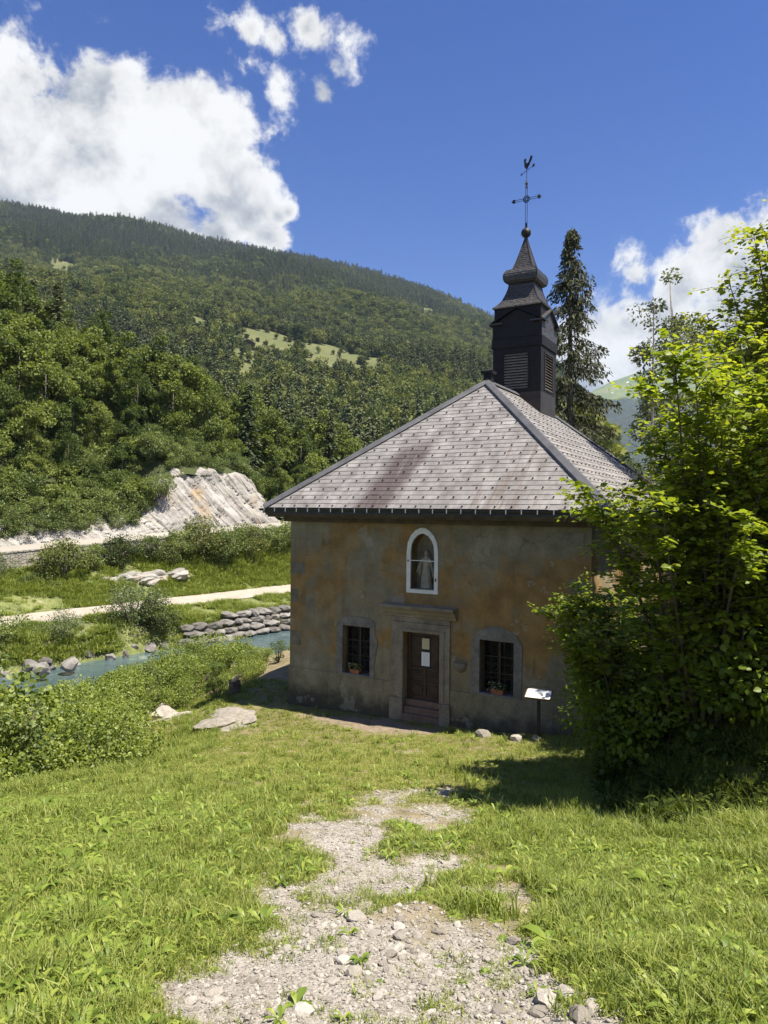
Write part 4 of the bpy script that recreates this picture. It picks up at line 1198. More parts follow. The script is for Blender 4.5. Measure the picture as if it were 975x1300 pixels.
    va.box(.33, .43, -.012, .012, -.05, .05, A)
    va.build('wind_arrow', M['iron'], church)
    rc = [(-.02, 0), (.03, 0), (.07, .06), (.13, .10), (.17, .18), (.25, .26), (.30, .36), (.27, .42), (.20, .40), (.15, .30), (.10, .22), (.04, .20), (-.03, .26), (-.05, .34), (-.04, .40), (-.08, .44), (-.12, .41), (-.17, .37), (-.13, .34), (-.12, .24), (-.12, .14), (-.07, .06)]
    rk = MB(); B = Matrix.Translation((x0, tc, 19.18)) @ Matrix.Rotation(R(-28), 4, 'Z')
    rk.loft([[B @ Vector((x, y, z)) for x, z in rc] for y in (-.018, .018)])
    rk.build('weathercock', M['iron'], church)
build_turret()

# ---- things at the chapel front (chapel coordinates turned into places in the world)
CH = Matrix.Translation((CX, CY, 0)) @ Matrix.Rotation(-TH, 4, 'Z')
def placed(o, s, t, z, rz=0.0):
    p = CH @ Vector((s, t, z)); o.location = p; o.rotation_euler = (0, 0, -TH + rz); return o
def build_statue():
    """robed standing figure, arms held out low, on a small base"""
    b = MB(); n = 28
    secs = [(0, .19, .15), (.05, .19, .15), (.055, .165, .125), (.10, .16, .12), (.30, .145, .105), (.48, .125, .095), (.60, .115, .085), (.70, .11, .08), (.78, .125, .08), (.84, .13, .075), (.88, .085, .06), (.905, .045, .045), (.925, .048, .052), (.965, .062, .066), (1.01, .066, .068), (1.05, .054, .056), (1.08, .025, .028), (1.085, .005, .005)]
    rings = []
    for z, rx, ry in secs:
        amp = .12 if .05 < z < .66 else (.04 if z < .86 else 0)
        rings.append([(rx * (1 + amp * math.sin(7 * a + 6 * z)) * math.cos(a), ry * (1 + amp * math.sin(7 * a + 6 * z)) * math.sin(a), z) for a in [2 * math.pi * j / n for j in range(n)]])
    b.loft(rings)
    for sx in (-1, 1):
        b.tube([(sx * .10, -.01, .83), (sx * .17, -.03, .70), (sx * .21, -.07, .56), (sx * .235, -.10, .50)], [.05, .048, .038, .022], 8)
        b.tube([(sx * .235, -.10, .50), (sx * .25, -.115, .465), (sx * .255, -.12, .44)], [.022, .024, .008], 7)          # hand
        b.tube([(sx * .115, .02, .80), (sx * .20, .03, .62), (sx * .225, .0, .42), (sx * .19, .02, .30)], [.04, .06, .05, .012], 8)   # hanging cloak
    b.tube([(0, .015, 1.07), (0, .075, .98), (0, .085, .84), (0, .08, .70)], [.04, .065, .07, .05], 8)                # veil
    b.tube([(0, -.062, 1.0), (0, -.078, .985)], [.012, .010], 5)
    o = b.build('statue', M['statue'], None, True)
    tag(o, 'pale stone statue of a robed figure inside the glazed arched niche', 'statue')
    return placed(o, -.02, .235, 3.766)
build_statue()
def mat_paper(name, base, ink):
    m, n, b = material(name)
    c = coords(n); sp = n.node('ShaderNodeSeparateXYZ'); n.l.new(c, sp.inputs[0])
    ln = n.math('SINE', n.math('MULTIPLY', sp.outputs[2], 260)); wd = n.noise(n.mapping(c, (60, 1, 8)), 1.0, 2, .6)
    f = n.math('MULTIPLY', n.smooth(ln, .2, .5), n.smooth(wd, .42, .5))
    f = n.math('MULTIPLY', f, n.smooth(n.math('ABSOLUTE', sp.outputs[0]), .10, .09))
    n.put(b.inputs['Base Color'], n.mix(n.math('MULTIPLY', f, .55), base, ink)); b.inputs['Roughness'].default_value = .7
    return m
M['paper'] = mat_paper('white_paper', (.80, .80, .77), (.25, .25, .25)); M['old_paper'] = mat_paper('cream_paper', (.58, .52, .34), (.16, .14, .09))
for (z0, hgt, wid, mt, lab, x) in ((2.03, .31, .23, 'old_paper', 'small cream paper notice in a dark frame high on the brown door', .0), (1.55, .40, .255, 'paper', 'white paper sheet pinned on the brown door below the cream notice', .0)):
    o = MB().box(-wid / 2, wid / 2, -.003, .003, 0, hgt).build('notice', M[mt]); tag(o, lab, 'notice'); placed(o, x, .184, z0)
    MB().box(-wid / 2 - .02, wid / 2 + .02, .0035, .008, -.02, hgt + .02).build('backing_board', M['dark_inside'], o)
def flower_box(s, z, lab, w, seed):
    e = empty('flower_box'); tag(e, lab, 'flower box'); placed(e, s, .055, z)
    b = MB(); b.loft([[(-w * k, -.055 * k2, zz), (w * k, -.055 * k2, zz), (w * k, .055 * k2, zz), (-w * k, .055 * k2, zz)] for k, k2, zz in ((.9, .85, 0), (1, 1, .10), (1.04, 1.06, .102), (1.04, 1.06, .125), (.94, .85, .124), (.94, .85, .10))])
    b.build('trough', M['terracotta'], e)
    rng = np.random.default_rng(seed); n = 130
    P = np.stack([rng.uniform(-w * 1.5, w * 1.3, n), rng.uniform(-.06, .05, n), rng.uniform(.06, .30, n)], 1)
    link('plant', leaf_mesh('plant', P, rng.normal(size=(n, 3)) + [0, -.4, .8], rng.normal(size=(n, 3)) + [0, 0, .5], rng.uniform(.03, .06, n), M['thicket'], rng.uniform(.0, .5, n), 'ovate'), e)
    n = 22; P = np.stack([rng.uniform(-w * 1.5, w * .6, n), rng.uniform(-.08, -.03, n), rng.uniform(.12, .34, n)], 1)
    link('blossom', leaf_mesh('blossom', P, rng.normal(size=(n, 3)), rng.normal(size=(n, 3)), np.full(n, .035), M['blossom'], rng.uniform(.2, .9, n), 'ovate', .9), e)
M['blossom'] = foliage('pale_blossom', (.45, .38, .36), (.6, .55, .5), (.75, .72, .7), .2, .1)
flower_box(-2.28, 1.084, 'terracotta flower trough on the barred window sill at the chapel corner nearer the river', .16, 3)
flower_box(2.22, 1.084, 'terracotta flower trough behind the bars of the arched window beside the door', .17, 4)

def build_board():
    x, y = 3.74, 16.95; z = float(ground_z(x, y))
    e = empty('info_board', (x, y, z), -TH + .1); tag(e, 'lectern-style information board with blank pale panel on a dark post by the wall', 'sign')
    MB().box(-.035, .035, -.03, .03, -.3, 1.10).build('post', M['iron'], e)
    Mx = Matrix.Translation((0, -.02, 1.14)) @ Matrix.Rotation(R(24), 4, 'X')
    p = MB().box(-.29, .29, -.17, .17, -.012, .012, Mx).build('panel', M['panel_face'], e)
    fr = MB()
    fr.box(-.31, -.29, -.19, .19, -.02, .022, Mx); fr.box(.29, .31, -.19, .19, -.02, .022, Mx); fr.box(-.289, .289, -.19, -.171, -.02, .022, Mx); fr.box(-.289, .289, .171, .19, -.02, .022, Mx)
    fr.build('panel_frame', M['eave_wood'], p)
M['panel_face'] = speckled('sun_bleached_panel', [(.3, (.66, .65, .62)), (.7, (.80, .79, .76))], 4, .35, 0, .01, 4, spec=.5)
build_board()

# ------------------------------------------------------------------ riprap, boulders, stones
def rock_mesh(name, seed, mat, flat=.75, sub=2, rough=.28, blocky=.35):
    rng = random.Random(seed)
    bm = bmesh.new(); bmesh.ops.create_icosphere(bm, subdivisions=sub, radius=1)
    planes = [(Vector((rng.gauss(0, 1), rng.gauss(0, 1), rng.gauss(0, 1))).normalized(), rng.uniform(.55, .85)) for _ in range(9)]
    off = rng.random() * 50
    for v in bm.verts:
        p = v.co.normalized()
        r = 1.0
        for nrm, d in planes:
            c = p.dot(nrm)
            if c > .01: r = min(r, d / c * (1 - blocky) + blocky * r if d / c > 1 else d / c)
        q = p * r
        q *= 1 + (float(vnoise(p.x * 2 + off, p.y * 2 + p.z * 3, 1.3)) - .5) * rough
        v.co = Vector((q.x, q.y, q.z * flat))
    me = bpy.data.meshes.new(name); bm.to_mesh(me); bm.free(); me.materials.append(mat)
    return me
RK = [rock_mesh('boulder', 100 + i, M['rock'], .8, 2, .2, .12) for i in range(7)]
def build_riprap():
    wallk = tag(empty('riprap_wall', (float(valley(36, 0)[0]), float(valley(36, 0)[1]), -5)), 'riverside wall of stacked grey boulders below the gravel footpath', 'stone wall')
    rng = random.Random(3); base = Vector(wallk.location)
    for row in range(4):
        k = 13.2 + rng.random() + (4.5 if row == 3 else 0)
        while k < 62:
            w = rng.uniform(.75, 1.9) * (1.1 if row < 2 else .9)
            x, y = valley(k + w / 2, .15 + row * .34)
            o = link('stone', RK[rng.randrange(7)], wallk)
            o.location = Vector((float(x), float(y), -5.0 + .18 + row * .53 + rng.uniform(-.06, .06))) - base
            o.scale = (w * .74, .75, rng.uniform(.44, .54)); o.rotation_euler = (rng.uniform(-.12, .12), rng.uniform(-.15, .15), math.atan2(KD[1], KD[0]) + rng.uniform(-.15, .15))
            k += w * .96
build_riprap()
def on_ground(px, py, Yd=8.0):
    rv = ray(px, py)
    for d_ in np.arange(2.5, 60, .03):
        x = rv[0] / rv[1] * d_
        if 6 + rv[2] / rv[1] * d_ < float(ground_z(x, d_)): return x, d_, float(ground_z(x, d_))
    return x, d_, 0.0
def boulder(px, py, Y, r, lab, grp, i, z=None):
    p = at(px, py, Y); o = link('boulder', RK[i % 7]); o.location = p if z is None else (p[0], p[1], z)
    o.scale = (r, r * .85, r * .9); o.rotation_euler = (.1 * i, .2 * i, 1.3 * i)
    return tag(o, lab, 'boulder', grp)
for i, (px, py, Y, r) in enumerate(((38, 845, 45.2, .62), (57, 840, 46.2, .58), (52, 851, 44.6, .7))):
    boulder(px, py, Y, r, 'large grey boulder in the cluster heaped at the water edge', 'boulders heaped at the water edge', i)
boulder(89, 843, 46.6, .85, 'broad dark grey boulder alone at the water between two leafy bushes', None, 3)
rr = random.Random(9)
for i in range(22):
    k = -4 + i * 1.15 + rr.uniform(-.4, .4); o_ = rr.uniform(-.35, .8)
    x, y = valley(k, o_)
    o = link('boulder', RK[i % 7]); s_ = rr.uniform(.3, .75); o.location = (float(x), float(y), -5.0 + .12 + max(0, o_) * .5); o.scale = (s_, s_ * .8, s_ * .7); o.rotation_euler = (rr.random(), rr.random(), rr.random() * 6)
    tag(o, 'small pale boulder lying along the foot of the far river bank', 'boulder', 'boulders along the far river bank')
for i, (px, py, Y, r, lab) in enumerate(((613, 942, 17.4, .24, 'white angular stone in the grass before the arched window'), (655, 949, 17.0, .22, 'pale rounded stone half hidden by grass beside the info board'), (682, 953, 16.9, .15, 'small dark stone in shade at the foot of the info board post'))):
    p = at(px, py, Y); zg = float(ground_z(p[0], p[1])); o = link('stone', RK[i + 2]); o.location = (p[0], p[1], zg + .06); o.scale = (r, r * .7, r * .8); o.data = o.data.copy(); o.data.materials[0] = M['stone']
    tag(o, lab, 'stone')
# rock outcrop on the lip of the bank
OUT = [rock_mesh('rock_outcrop', 300 + i, M['outcrop'] if 'outcrop' in M else M['stone'], .5, 4, .55, .2) for i in range(2)]
for i, (px, py, Y, r, h, lab) in enumerate(((210, 905, 16.6, 1.15, .85, 'pale lichen-grey rock outcrop breaking the turf on the bank lip'), (290, 906, 17.6, 1.15, .34, 'low flat rock slab in the turf between the outcrop and the chapel'))):
    p = on_ground(px, py + 8); zg = p[2]; o = link('rock_outcrop', OUT[i]); o.location = (p[0], p[1], zg - .05); o.scale = (r, r * .8, h); o.rotation_euler = (0, 0, .5 + i)
    tag(o, lab, 'rock')
# tree stump
def build_stump():
    p = on_ground(297, 880); zg = p[2]; e = empty('tree_stump', (p[0], p[1], zg)); tag(e, 'sawn tree stump with pale top at the edge of the shrubs', 'stump')
    b = MB(); n = 12; rg = random.Random(2)
    b.loft([[(r * (1 + .15 * math.sin(3 * a + 1)) * math.cos(a), r * (1 + .15 * math.sin(3 * a + 1)) * math.sin(a), z) for a in [2 * math.pi * j / n for j in range(n)]] for r, z in ((.30, -.4), (.25, -.05), (.2, .15), (.19, .42))]); b.build('bark', M['bark'], e)
    b = MB(); b.loft([[(r * math.cos(a), r * math.sin(a), z + .09 * math.cos(a)) for a in [2 * math.pi * j / n for j in range(n)]] for r, z in ((.18, .40), (.175, .47), (.10, .50))]); b.build('cut_top', M['cut_wood'], e)
M['cut_wood'] = speckled('cut_wood', [(.3, (.42, .27, .16)), (.7, (.58, .42, .28))], 12, .9, .2, .01, 5)
build_stump()

# loose stones on the gravel path: the large ones singly, the grit as one mass
SM = [rock_mesh('stone', 200 + i, M['stone'], .6, 2 if i < 4 else 1, .25) for i in range(8)]
def gz(x, y):
    z = ground_z(x, y); pm, wn = path_mask(x, y); return z - .035 * pm + .03 * pm * (fbm(x, y, 9, 3, 51) - .3), pm, wn
def build_path_stones():
    rng = np.random.default_rng(77)
    # grit
    n = 60000; Y = 2.8 + (rng.random(n) ** 1.7) * 8.8; c = np.interp(Y, PATHC[:, 0], PATHC[:, 1]); X = c + rng.uniform(-1.7, 1.7, n)
    Z, pm, wn = gz(X, Y); pd_ = np.abs(X - c) - np.interp(Y, PATHC[:, 0], PATHC[:, 2]); keep = rng.random(n) < pm * .95 + .012 + .30 * sstep(.7, 0, pd_ + (fbm(X, Y, 2.4, 3, 111) - .5) * 1.2)
    X, Y, Z = X[keep], Y[keep], Z[keep]; n = len(X)
    sc = np.clip(rng.lognormal(math.log(.0085), .5, n), .004, .03)
    rot = np.stack([rng.uniform(-.4, .4, n), rng.uniform(-.4, .4, n), rng.uniform(0, 6.28, n)], 1)
    s3 = np.stack([sc, sc * rng.uniform(.6, 1, n), sc * rng.uniform(.6, 1, n)], 1)
    scatter('gravel', np.stack([X, Y, Z + sc * .25], 1), rot, s3, rng.integers(4, 8, n), SM, 'loose grey gravel covering the trodden path', 'gravel')
    # single stones
    m = 150; Y = 3.0 + rng.random(m) ** 1.2 * 3.4; X = np.interp(Y, PATHC[:, 0], PATHC[:, 1]) + rng.normal(.15, .55, m)
    band = rng.random(m) < .5; X[band] = rng.normal(.15, .35, band.sum()); Y[band] = rng.normal(4.7, .45, band.sum())
    for i in range(m):
        z, pm, wn = gz(np.array(X[i]), np.array(Y[i])); o = link('stone', SM[i % 4]); s_ = float(np.clip(rng.lognormal(math.log(.034), .35), .018, .085))
        o.location = (X[i], Y[i], float(z) + s_ * .2); o.scale = (s_, s_ * rng.uniform(.6, .95), s_ * rng.uniform(.6, .9)); o.rotation_euler = (rng.uniform(-.3, .3), rng.uniform(-.3, .3), rng.uniform(0, 6.28))
        big = s_ > .042; tag(o, 'fist-sized broken stone standing out on the gravel path' if big else 'small loose broken stone lying on the gravel path', 'stone', 'fist-sized stones on the gravel path' if big else 'small loose stones on the gravel path')
    for i, (px, py, r, lab) in enumerate(((383, 1288, .085, 'pale angular stone beside the weed rosette on the path'), (697, 1272, .10, 'large pale broken stone in the pile at the path edge'), (718, 1264, .075, 'flat whitish stone topmost in the pile at the path edge'), (683, 1287, .06, 'dark grey stone under the pale ones at the path edge'), (735, 1292, .085, 'tan stone at the grass side of the path-edge pile'), (495, 1237, .06, 'brown-grey blocky stone among broken gravel in mid path'), (272, 1262, .07, 'flat tan slab sunk in the path beside the meadow'), (895, 1280, .09, 'buried tan stone showing among tall weeds'), (785, 1252, .07, 'grey stone half sunk in the weedy grass'), (320, 1246, .05, 'small flat stone at the meadow side of the gravel'))):
        rv = ray(px, py); Yd = 3.2
        for _ in range(40):
            zz = float(gz(np.array(rv[0] / rv[1] * Yd), np.array(Yd))[0]); Yd += ((6 - zz) / (-rv[2] / rv[1]) - Yd) * .5
        o = link('stone', SM[i % 4]); o.location = (rv[0] / rv[1] * Yd, Yd, zz + r * .15); o.scale = (r, r * .75, r * .75); o.rotation_euler = (.1, .05, i * 1.1); tag(o, lab, 'stone')
build_path_stones()

# ------------------------------------------------------------------ grass and weeds
def tuft(name, seed, n, h, spread, w, mat, lean=.5):
    rng = np.random.default_rng(seed)
    a = rng.uniform(0, 6.28, n); r = spread * np.sqrt(rng.random(n))
    P = np.stack([np.cos(a) * r, np.sin(a) * r, np.full(n, -.01)], 1)
    b = rng.uniform(0, 6.28, n); l = rng.uniform(.1, 1, n) * lean
    D = np.stack([np.cos(b) * l, np.sin(b) * l, np.ones(n)], 1)
    N = np.stack([np.cos(b), np.sin(b), -l * .6], 1) * -1 + rng.normal(size=(n, 3)) * .3
    sz = h * rng.uniform(.45, 1.1, n)
    me = leaf_mesh(name, P, N, D, sz, mat, rng.uniform(.1, .9, n), 'blade', 1.0)
    co = np.zeros(len(me.vertices) * 3, np.float32); me.vertices.foreach_get('co', co); co = co.reshape(-1, 5, 3)
    c = (co[:, 0] + co[:, 1]) / 2                                             # narrow the blades to width w
    S = (co[:, 0] - co[:, 1]); S /= np.linalg.norm(S, axis=1, keepdims=True) + 1e-9
    ww = (w * rng.uniform(.6, 1.3, n))[:, None]
    mid = (co[:, 2] + co[:, 3]) / 2
    co[:, 0] = c + S * ww; co[:, 1] = c - S * ww; co[:, 2] = mid + S * ww * .8; co[:, 3] = mid - S * ww * .8
    co[:, 4, 2] -= sz * .15 * l; co[:, 4, :2] += (D[:, :2] * (sz * .35)[:, None])
    me.vertices.foreach_set('co', co.ravel()); me.update()
    return me
def weed(name, seed, n, L, w, mat, up=.6):
    """rosette of broad leaves, each a bent strip"""
    rng = np.random.default_rng(seed); V = []; Fq = []; T = []
    for i in range(n):
        a = i * 2.4 + rng.uniform(-.4, .4); l = L * rng.uniform(.6, 1.15); ww = w * rng.uniform(.75, 1.2); u = up * rng.uniform(.5, 1.4); tn = rng.uniform(.1, .9)
        d = np.array([math.cos(a), math.sin(a), 0]); s = np.array([-math.sin(a), math.cos(a), 0]); b = len(V)
        prof = [(0, .12), (.25, .55), (.5, 1.0), (.75, .8), (1, .06)]
        for f, k in prof:
            c = d * l * f * .8 + np.array([0, 0, l * (u * f - .75 * u * f * f * 1.0)])
            for e, hh in ((-1, .12), (0, 0), (1, .12)): V.append(c + s * e * ww * k * .5 + np.array([0, 0, hh * ww * k])); T.append(tn)
        for j in range(4):
            for e in (0, 1): q = b + j * 3 + e; Fq.append([q, q + 1, q + 4, q + 3])
    return mesh_np(name, np.array(V), np.array(Fq), mat, True, {'tint': np.array(T)})
def build_grass():
    T = [tuft('grass_tuft', 10 + i, 40, .085, .10, .0036, M['grass'], .9) for i in range(3)]
    T += [tuft('grass_tuft', 20 + i, 42, .04, .11, .0034, M['grass_dry'], 1.0) for i in range(3)]
    T += [tuft('grass_tuft', 30 + i, 26, .19, .10, .0045, M['grass'], .7) for i in range(2)]
    T += [weed('weed', 40, 8, .09, .030, M['weed'], .7), weed('weed', 41, 7, .15, .034, M['weed'], 1.2), weed('weed', 42, 9, .06, .024, M['weed'], .5)]
    rng = np.random.default_rng(5)
    N = 310000
    Y = 2.6 + rng.random(N) ** 1.35 * 23; X = rng.uniform(-1, 1, N) * (.62 * Y + 1.9)
    Z, pm, wn = gz(X, Y); e = edge_dist(X, Y); s, t = to_church(X, Y)
    inside = (np.abs(s) < HW + .03) & (t > -.03)
    foot = 3.25 + np.clip(Y - 9.8, 0, 6) * .30 + np.clip(Y - 15.8, 0, 40) * .62
    bank = sstep(.1, .8, X - foot) * sstep(9.2, 10.6, Y)
    right = sstep(.7, 1.9, X - np.interp(Y, PATHC[:, 0], PATHC[:, 1])) * (Y < 10.8)
    patch = fbm(X, Y, 1.1, 3, 101)
    pdist = np.abs(X - np.interp(Y, PATHC[:, 0], PATHC[:, 1])) - np.interp(Y, PATHC[:, 0], PATHC[:, 2])
    bare = sstep(.9, -.1, pdist + (fbm(X, Y, 2.4, 3, 111) - .5) * 1.2) * .58 * (Y < 12) + sstep(.56, .66, fbm(X, Y, 1.7, 3, 107)) * right * .8 + sstep(.62, .72, fbm(X, Y, 1.0, 3, 109)) * .5
    dens = (1 - pm * .95) * (1 - .95 * wn) * (1 - bare) * (e < 3.0) * np.clip(1.15 - Y / 42, .3, 1)
    keep = (rng.random(N) < dens) & ~inside
    X, Y, Z, pm, wn, e, s, t, bank, right, patch = [q[keep] for q in (X, Y, Z, pm, wn, e, s, t, bank, right, patch)]
    n = len(X); u = rng.random(n)
    short = np.clip(sstep(6.5, 13, Y) * .75 + .55 * sstep(1.9, .5, np.abs(X - np.interp(Y, PATHC[:, 0], PATHC[:, 1])) - np.interp(Y, PATHC[:, 0], PATHC[:, 2])) - .3 * right, 0, .95) * sstep(.2, 2.2, np.abs(e) + .5)
    idx = np.where(u < short, rng.integers(3, 6, n), rng.integers(0, 3, n))
    tall = (rng.random(n) < (.02 + .22 * right * sstep(.4, .6, patch) + .25 * (e > -.6) + .3 * bank)); idx = np.where(tall, rng.integers(6, 8, n), idx)
    wd = rng.random(n) < (.08 + .10 * right + .09 * sstep(-1, -3, X) * (Y < 10)) * (1 - .8 * sstep(9, 13, Y)); idx = np.where(wd, rng.integers(8, 11, n), idx)
    sc = rng.uniform(.65, 1.25, n) * (.75 + .5 * patch) * np.where(idx < 3, 1 - .35 * sstep(9, 15, Y), 1.0)
    sc = np.where(pm > .4, sc * .7, sc)
    rot = np.stack([rng.uniform(-.12, .12, n) - .1, rng.uniform(-.12, .12, n), rng.uniform(0, 6.28, n)], 1)
    scatter('grass', np.stack([X, Y, Z - .005], 1), rot, sc, idx, T, 'sunlit meadow grass with weeds sloping down to the chapel', 'grass')
    # single weeds that stand out in the meadow
    W2 = [weed('weed', 60, 9, .34, .10, M['weed'], .75), weed('weed', 61, 11, .30, .085, M['weed'], 1.1), weed('weed', 62, 12, .26, .06, M['weed'], 1.3)]
    for i, (px, py, sc_, lab) in enumerate(((96, 1104, 1.1, 'large broad-leaved weed rosette alone in the left meadow slope'), (130, 1058, .9, 'yellow-green broad-leaved weed clump in the meadow below the thicket'), (58, 1026, 1.2, 'spreading pale fern-like weed at the thicket edge'), (376, 1278, .42, 'upright leafy weed growing out of the gravel beside a stone'), (458, 1222, .30, 'grassy weed clump between gravel patches'), (925, 1225, .95, 'tall narrow-leaved dock at the grass edge by buried stones'), (640, 1110, .6, 'leafy weed among thin grass beside the gravel'), (830, 1130, .8, 'upright dock clump in the sunny grass below the dark bank'), (760, 1085, .7, 'leafy dock at the border of the bush shadow'), (700, 1200, .7, 'broad leafy weed in the thin grass by the stone pile'))):
        rv = ray(px, py); Yd = 3.2
        for _ in range(40):
            zz = float(gz(np.array(rv[0] / rv[1] * Yd), np.array(Yd))[0]); Yd += ((6 - zz) / (-rv[2] / rv[1]) - Yd) * .5
        o = link('weed', W2[i % 3]); o.location = (rv[0] / rv[1] * Yd, Yd, zz); o.scale = (sc_,) * 3; o.rotation_euler = (0, 0, i * 1.7); tag(o, lab, 'weed')
build_grass()

# ------------------------------------------------------------------ bushes and trees beside the chapel
def spray_bush(seed, stems, height, reach, twigs, leaves, leaf, mat, base_r=.6, up=.9, bias=(0, 0), tip_light=.5, width=.78, droop=.35, shell=.0, t0=.06):
    """arching stems with side twigs, leaves set alternately along each twig; returns wood and leaf meshes"""
    rng = np.random.default_rng(seed); wood = MB(); P = []; N = []; D = []; S = []; T = []
    for i in range(stems):
        a = rng.uniform(0, 6.28); r0 = base_r * math.sqrt(rng.random())
        p0 = np.array([math.cos(a) * r0, math.sin(a) * r0, -.15])
        hh = height * rng.uniform(.55, 1.0) ; rc = reach * rng.uniform(.25, 1.0) * (1.25 - .45 * hh / height)
        ex = np.array([math.cos(a) * rc + bias[0], math.sin(a) * rc + bias[1], hh])
        mid = p0 * .55 + ex * .45 + np.array([0, 0, hh * .22]) + rng.normal(size=3) * .12
        ts = np.linspace(0, 1, 9); pts = [(1 - t) ** 2 * p0 + 2 * t * (1 - t) * mid + t * t * ex for t in ts]
        wood.tube(pts, list(np.linspace(.028, .004, 9) * (height / 4.5)), 5)
        for j in range(twigs):
            t = t0 + (1 - t0) * rng.random() ** .75; q = (1 - t) ** 2 * p0 + 2 * t * (1 - t) * mid + t * t * ex
            b = rng.uniform(0, 6.28); L = rng.uniform(.35, .95) * (1.15 - .5 * t) * (height / 4.5) ** .5
            d = np.array([math.cos(b) + math.cos(a) * .5, math.sin(b) + math.sin(a) * .5, rng.uniform(.0, .7)]); d /= np.linalg.norm(d)
            e = q + d * L + np.array([0, 0, -droop * L * .4])
            if j % 2 == 0: wood.tube([q, q + d * L * .5, e], [.007, .005, .0025], 4)
            side = np.cross(d, [0, 0, 1.0]); side /= np.linalg.norm(side) + 1e-9
            for k in range(leaves):
                f = (k + .6 + rng.uniform(-.25, .25)) / leaves
                c = q + d * L * f + np.array([0, 0, -droop * L * .4 * f * f]) + rng.normal(size=3) * .035
                sg = 1 if k % 2 else -1
                ld = d * rng.uniform(.2, .8) + side * sg * rng.uniform(.5, 1) + np.array([0, 0, rng.uniform(-.45, .15)])
                P.append(c); D.append(ld); N.append(np.array([0, 0, 1.0]) + rng.normal(size=3) * .38); S.append(leaf * rng.uniform(.45, 1.35) * (1.1 - .3 * f))
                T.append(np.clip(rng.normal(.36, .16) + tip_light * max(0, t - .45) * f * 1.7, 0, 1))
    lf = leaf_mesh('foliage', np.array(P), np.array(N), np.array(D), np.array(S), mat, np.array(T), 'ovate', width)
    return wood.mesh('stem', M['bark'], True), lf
def plant(name, x, y, meshes, label, cat, parts=('stem', 'foliage'), rz=0.0, sc=1.0, group=None, z=None):
    e = empty(name, (x, y, float(ground_z(x, y)) if z is None else z), rz); e.scale = (sc,) * 3
    tag(e, label, cat, group)
    for nm, me in zip(parts, meshes): link(nm, me, e)
    return e
HZ1 = spray_bush(1, 46, 5.3, 2.1, 36, 18, .112, M['hazel'], .7, bias=(-.3, -.8))
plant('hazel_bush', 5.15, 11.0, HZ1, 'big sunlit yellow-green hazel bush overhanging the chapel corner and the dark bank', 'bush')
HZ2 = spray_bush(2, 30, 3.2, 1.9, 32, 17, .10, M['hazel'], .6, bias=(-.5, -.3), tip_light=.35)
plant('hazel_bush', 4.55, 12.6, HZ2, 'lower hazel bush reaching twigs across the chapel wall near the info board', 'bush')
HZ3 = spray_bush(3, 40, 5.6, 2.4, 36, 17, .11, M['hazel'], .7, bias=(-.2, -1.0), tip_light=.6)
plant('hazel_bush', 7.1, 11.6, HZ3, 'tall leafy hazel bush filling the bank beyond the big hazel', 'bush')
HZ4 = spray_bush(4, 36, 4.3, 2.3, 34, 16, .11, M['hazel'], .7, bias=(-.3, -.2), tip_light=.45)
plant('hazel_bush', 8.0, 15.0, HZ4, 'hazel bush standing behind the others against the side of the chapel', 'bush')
MP1 = spray_bush(5, 56, 9.4, 2.7, 50, 15, .125, M['maple'], .35, bias=(0, 0), tip_light=.55, t0=.3)
plant('young_maple', 9.3, 15.0, MP1, 'tall bright young maple rising above the hazel bushes on the bank', 'tree', ('trunk', 'crown'))
MP2 = spray_bush(6, 50, 10.0, 2.6, 46, 14, .125, M['maple'], .35, tip_light=.5, t0=.3)
plant('young_maple', 11.6, 19.5, MP2, 'young maple with darker crown standing behind the brightest tree', 'tree', ('trunk', 'crown'))
TH1 = (trunk_mesh('trunk', 71, 14.5, .15, M['bark_grey'], 16, .02, .34, .25), crown_mesh('crown', 71, 15.6, 2.1, 3.0, 9000, .15, M['thin'], 'rhomb', 80, .3, .4, .55, .26))
plant('thin_tree', 11.1, 27.0, TH1, 'sparse grey-green slender tree seen against the cloud', 'tree', ('trunk', 'crown'))
TH2 = (trunk_mesh('trunk', 72, 11.5, .13, M['bark_grey'], 14, .02, .34, .25), crown_mesh('crown', 72, 12.5, 2.4, 2.5, 7000, .15, M['thin'], 'rhomb', 70, .3, .4, .55, .26))
plant('thin_tree', 13.4, 28.5, TH2, 'second slender thin-leaved tree close behind the sparse one', 'tree', ('trunk', 'crown'))
def build_dead_pole():
    e = empty('dead_spruce', (9.4, 25.2, float(ground_z(9.4, 25.2)))); tag(e, 'bare dead spruce pole with stubby twigs beside the sparse tree', 'tree')
    MB().tube([(0, 0, -.3), (.05, 0, 4), (.1, .05, 8), (.12, .05, 13.2)], [.11, .085, .05, .012], 7).build('trunk', M['bark_grey'], e)
    b = MB(); rg = random.Random(8)
    for i in range(46):
        z = rg.uniform(3, 12.8); a = rg.uniform(0, 6.28); L = rg.uniform(.25, .9) * (1.1 - z / 16)
        b.tube([(.1, .03, z), (.1 + math.cos(a) * L, .03 + math.sin(a) * L, z - .15 * L)], [.012, .004], 4)
    b.build('dead_twigs', M['bark_grey'], e)
build_dead_pole()

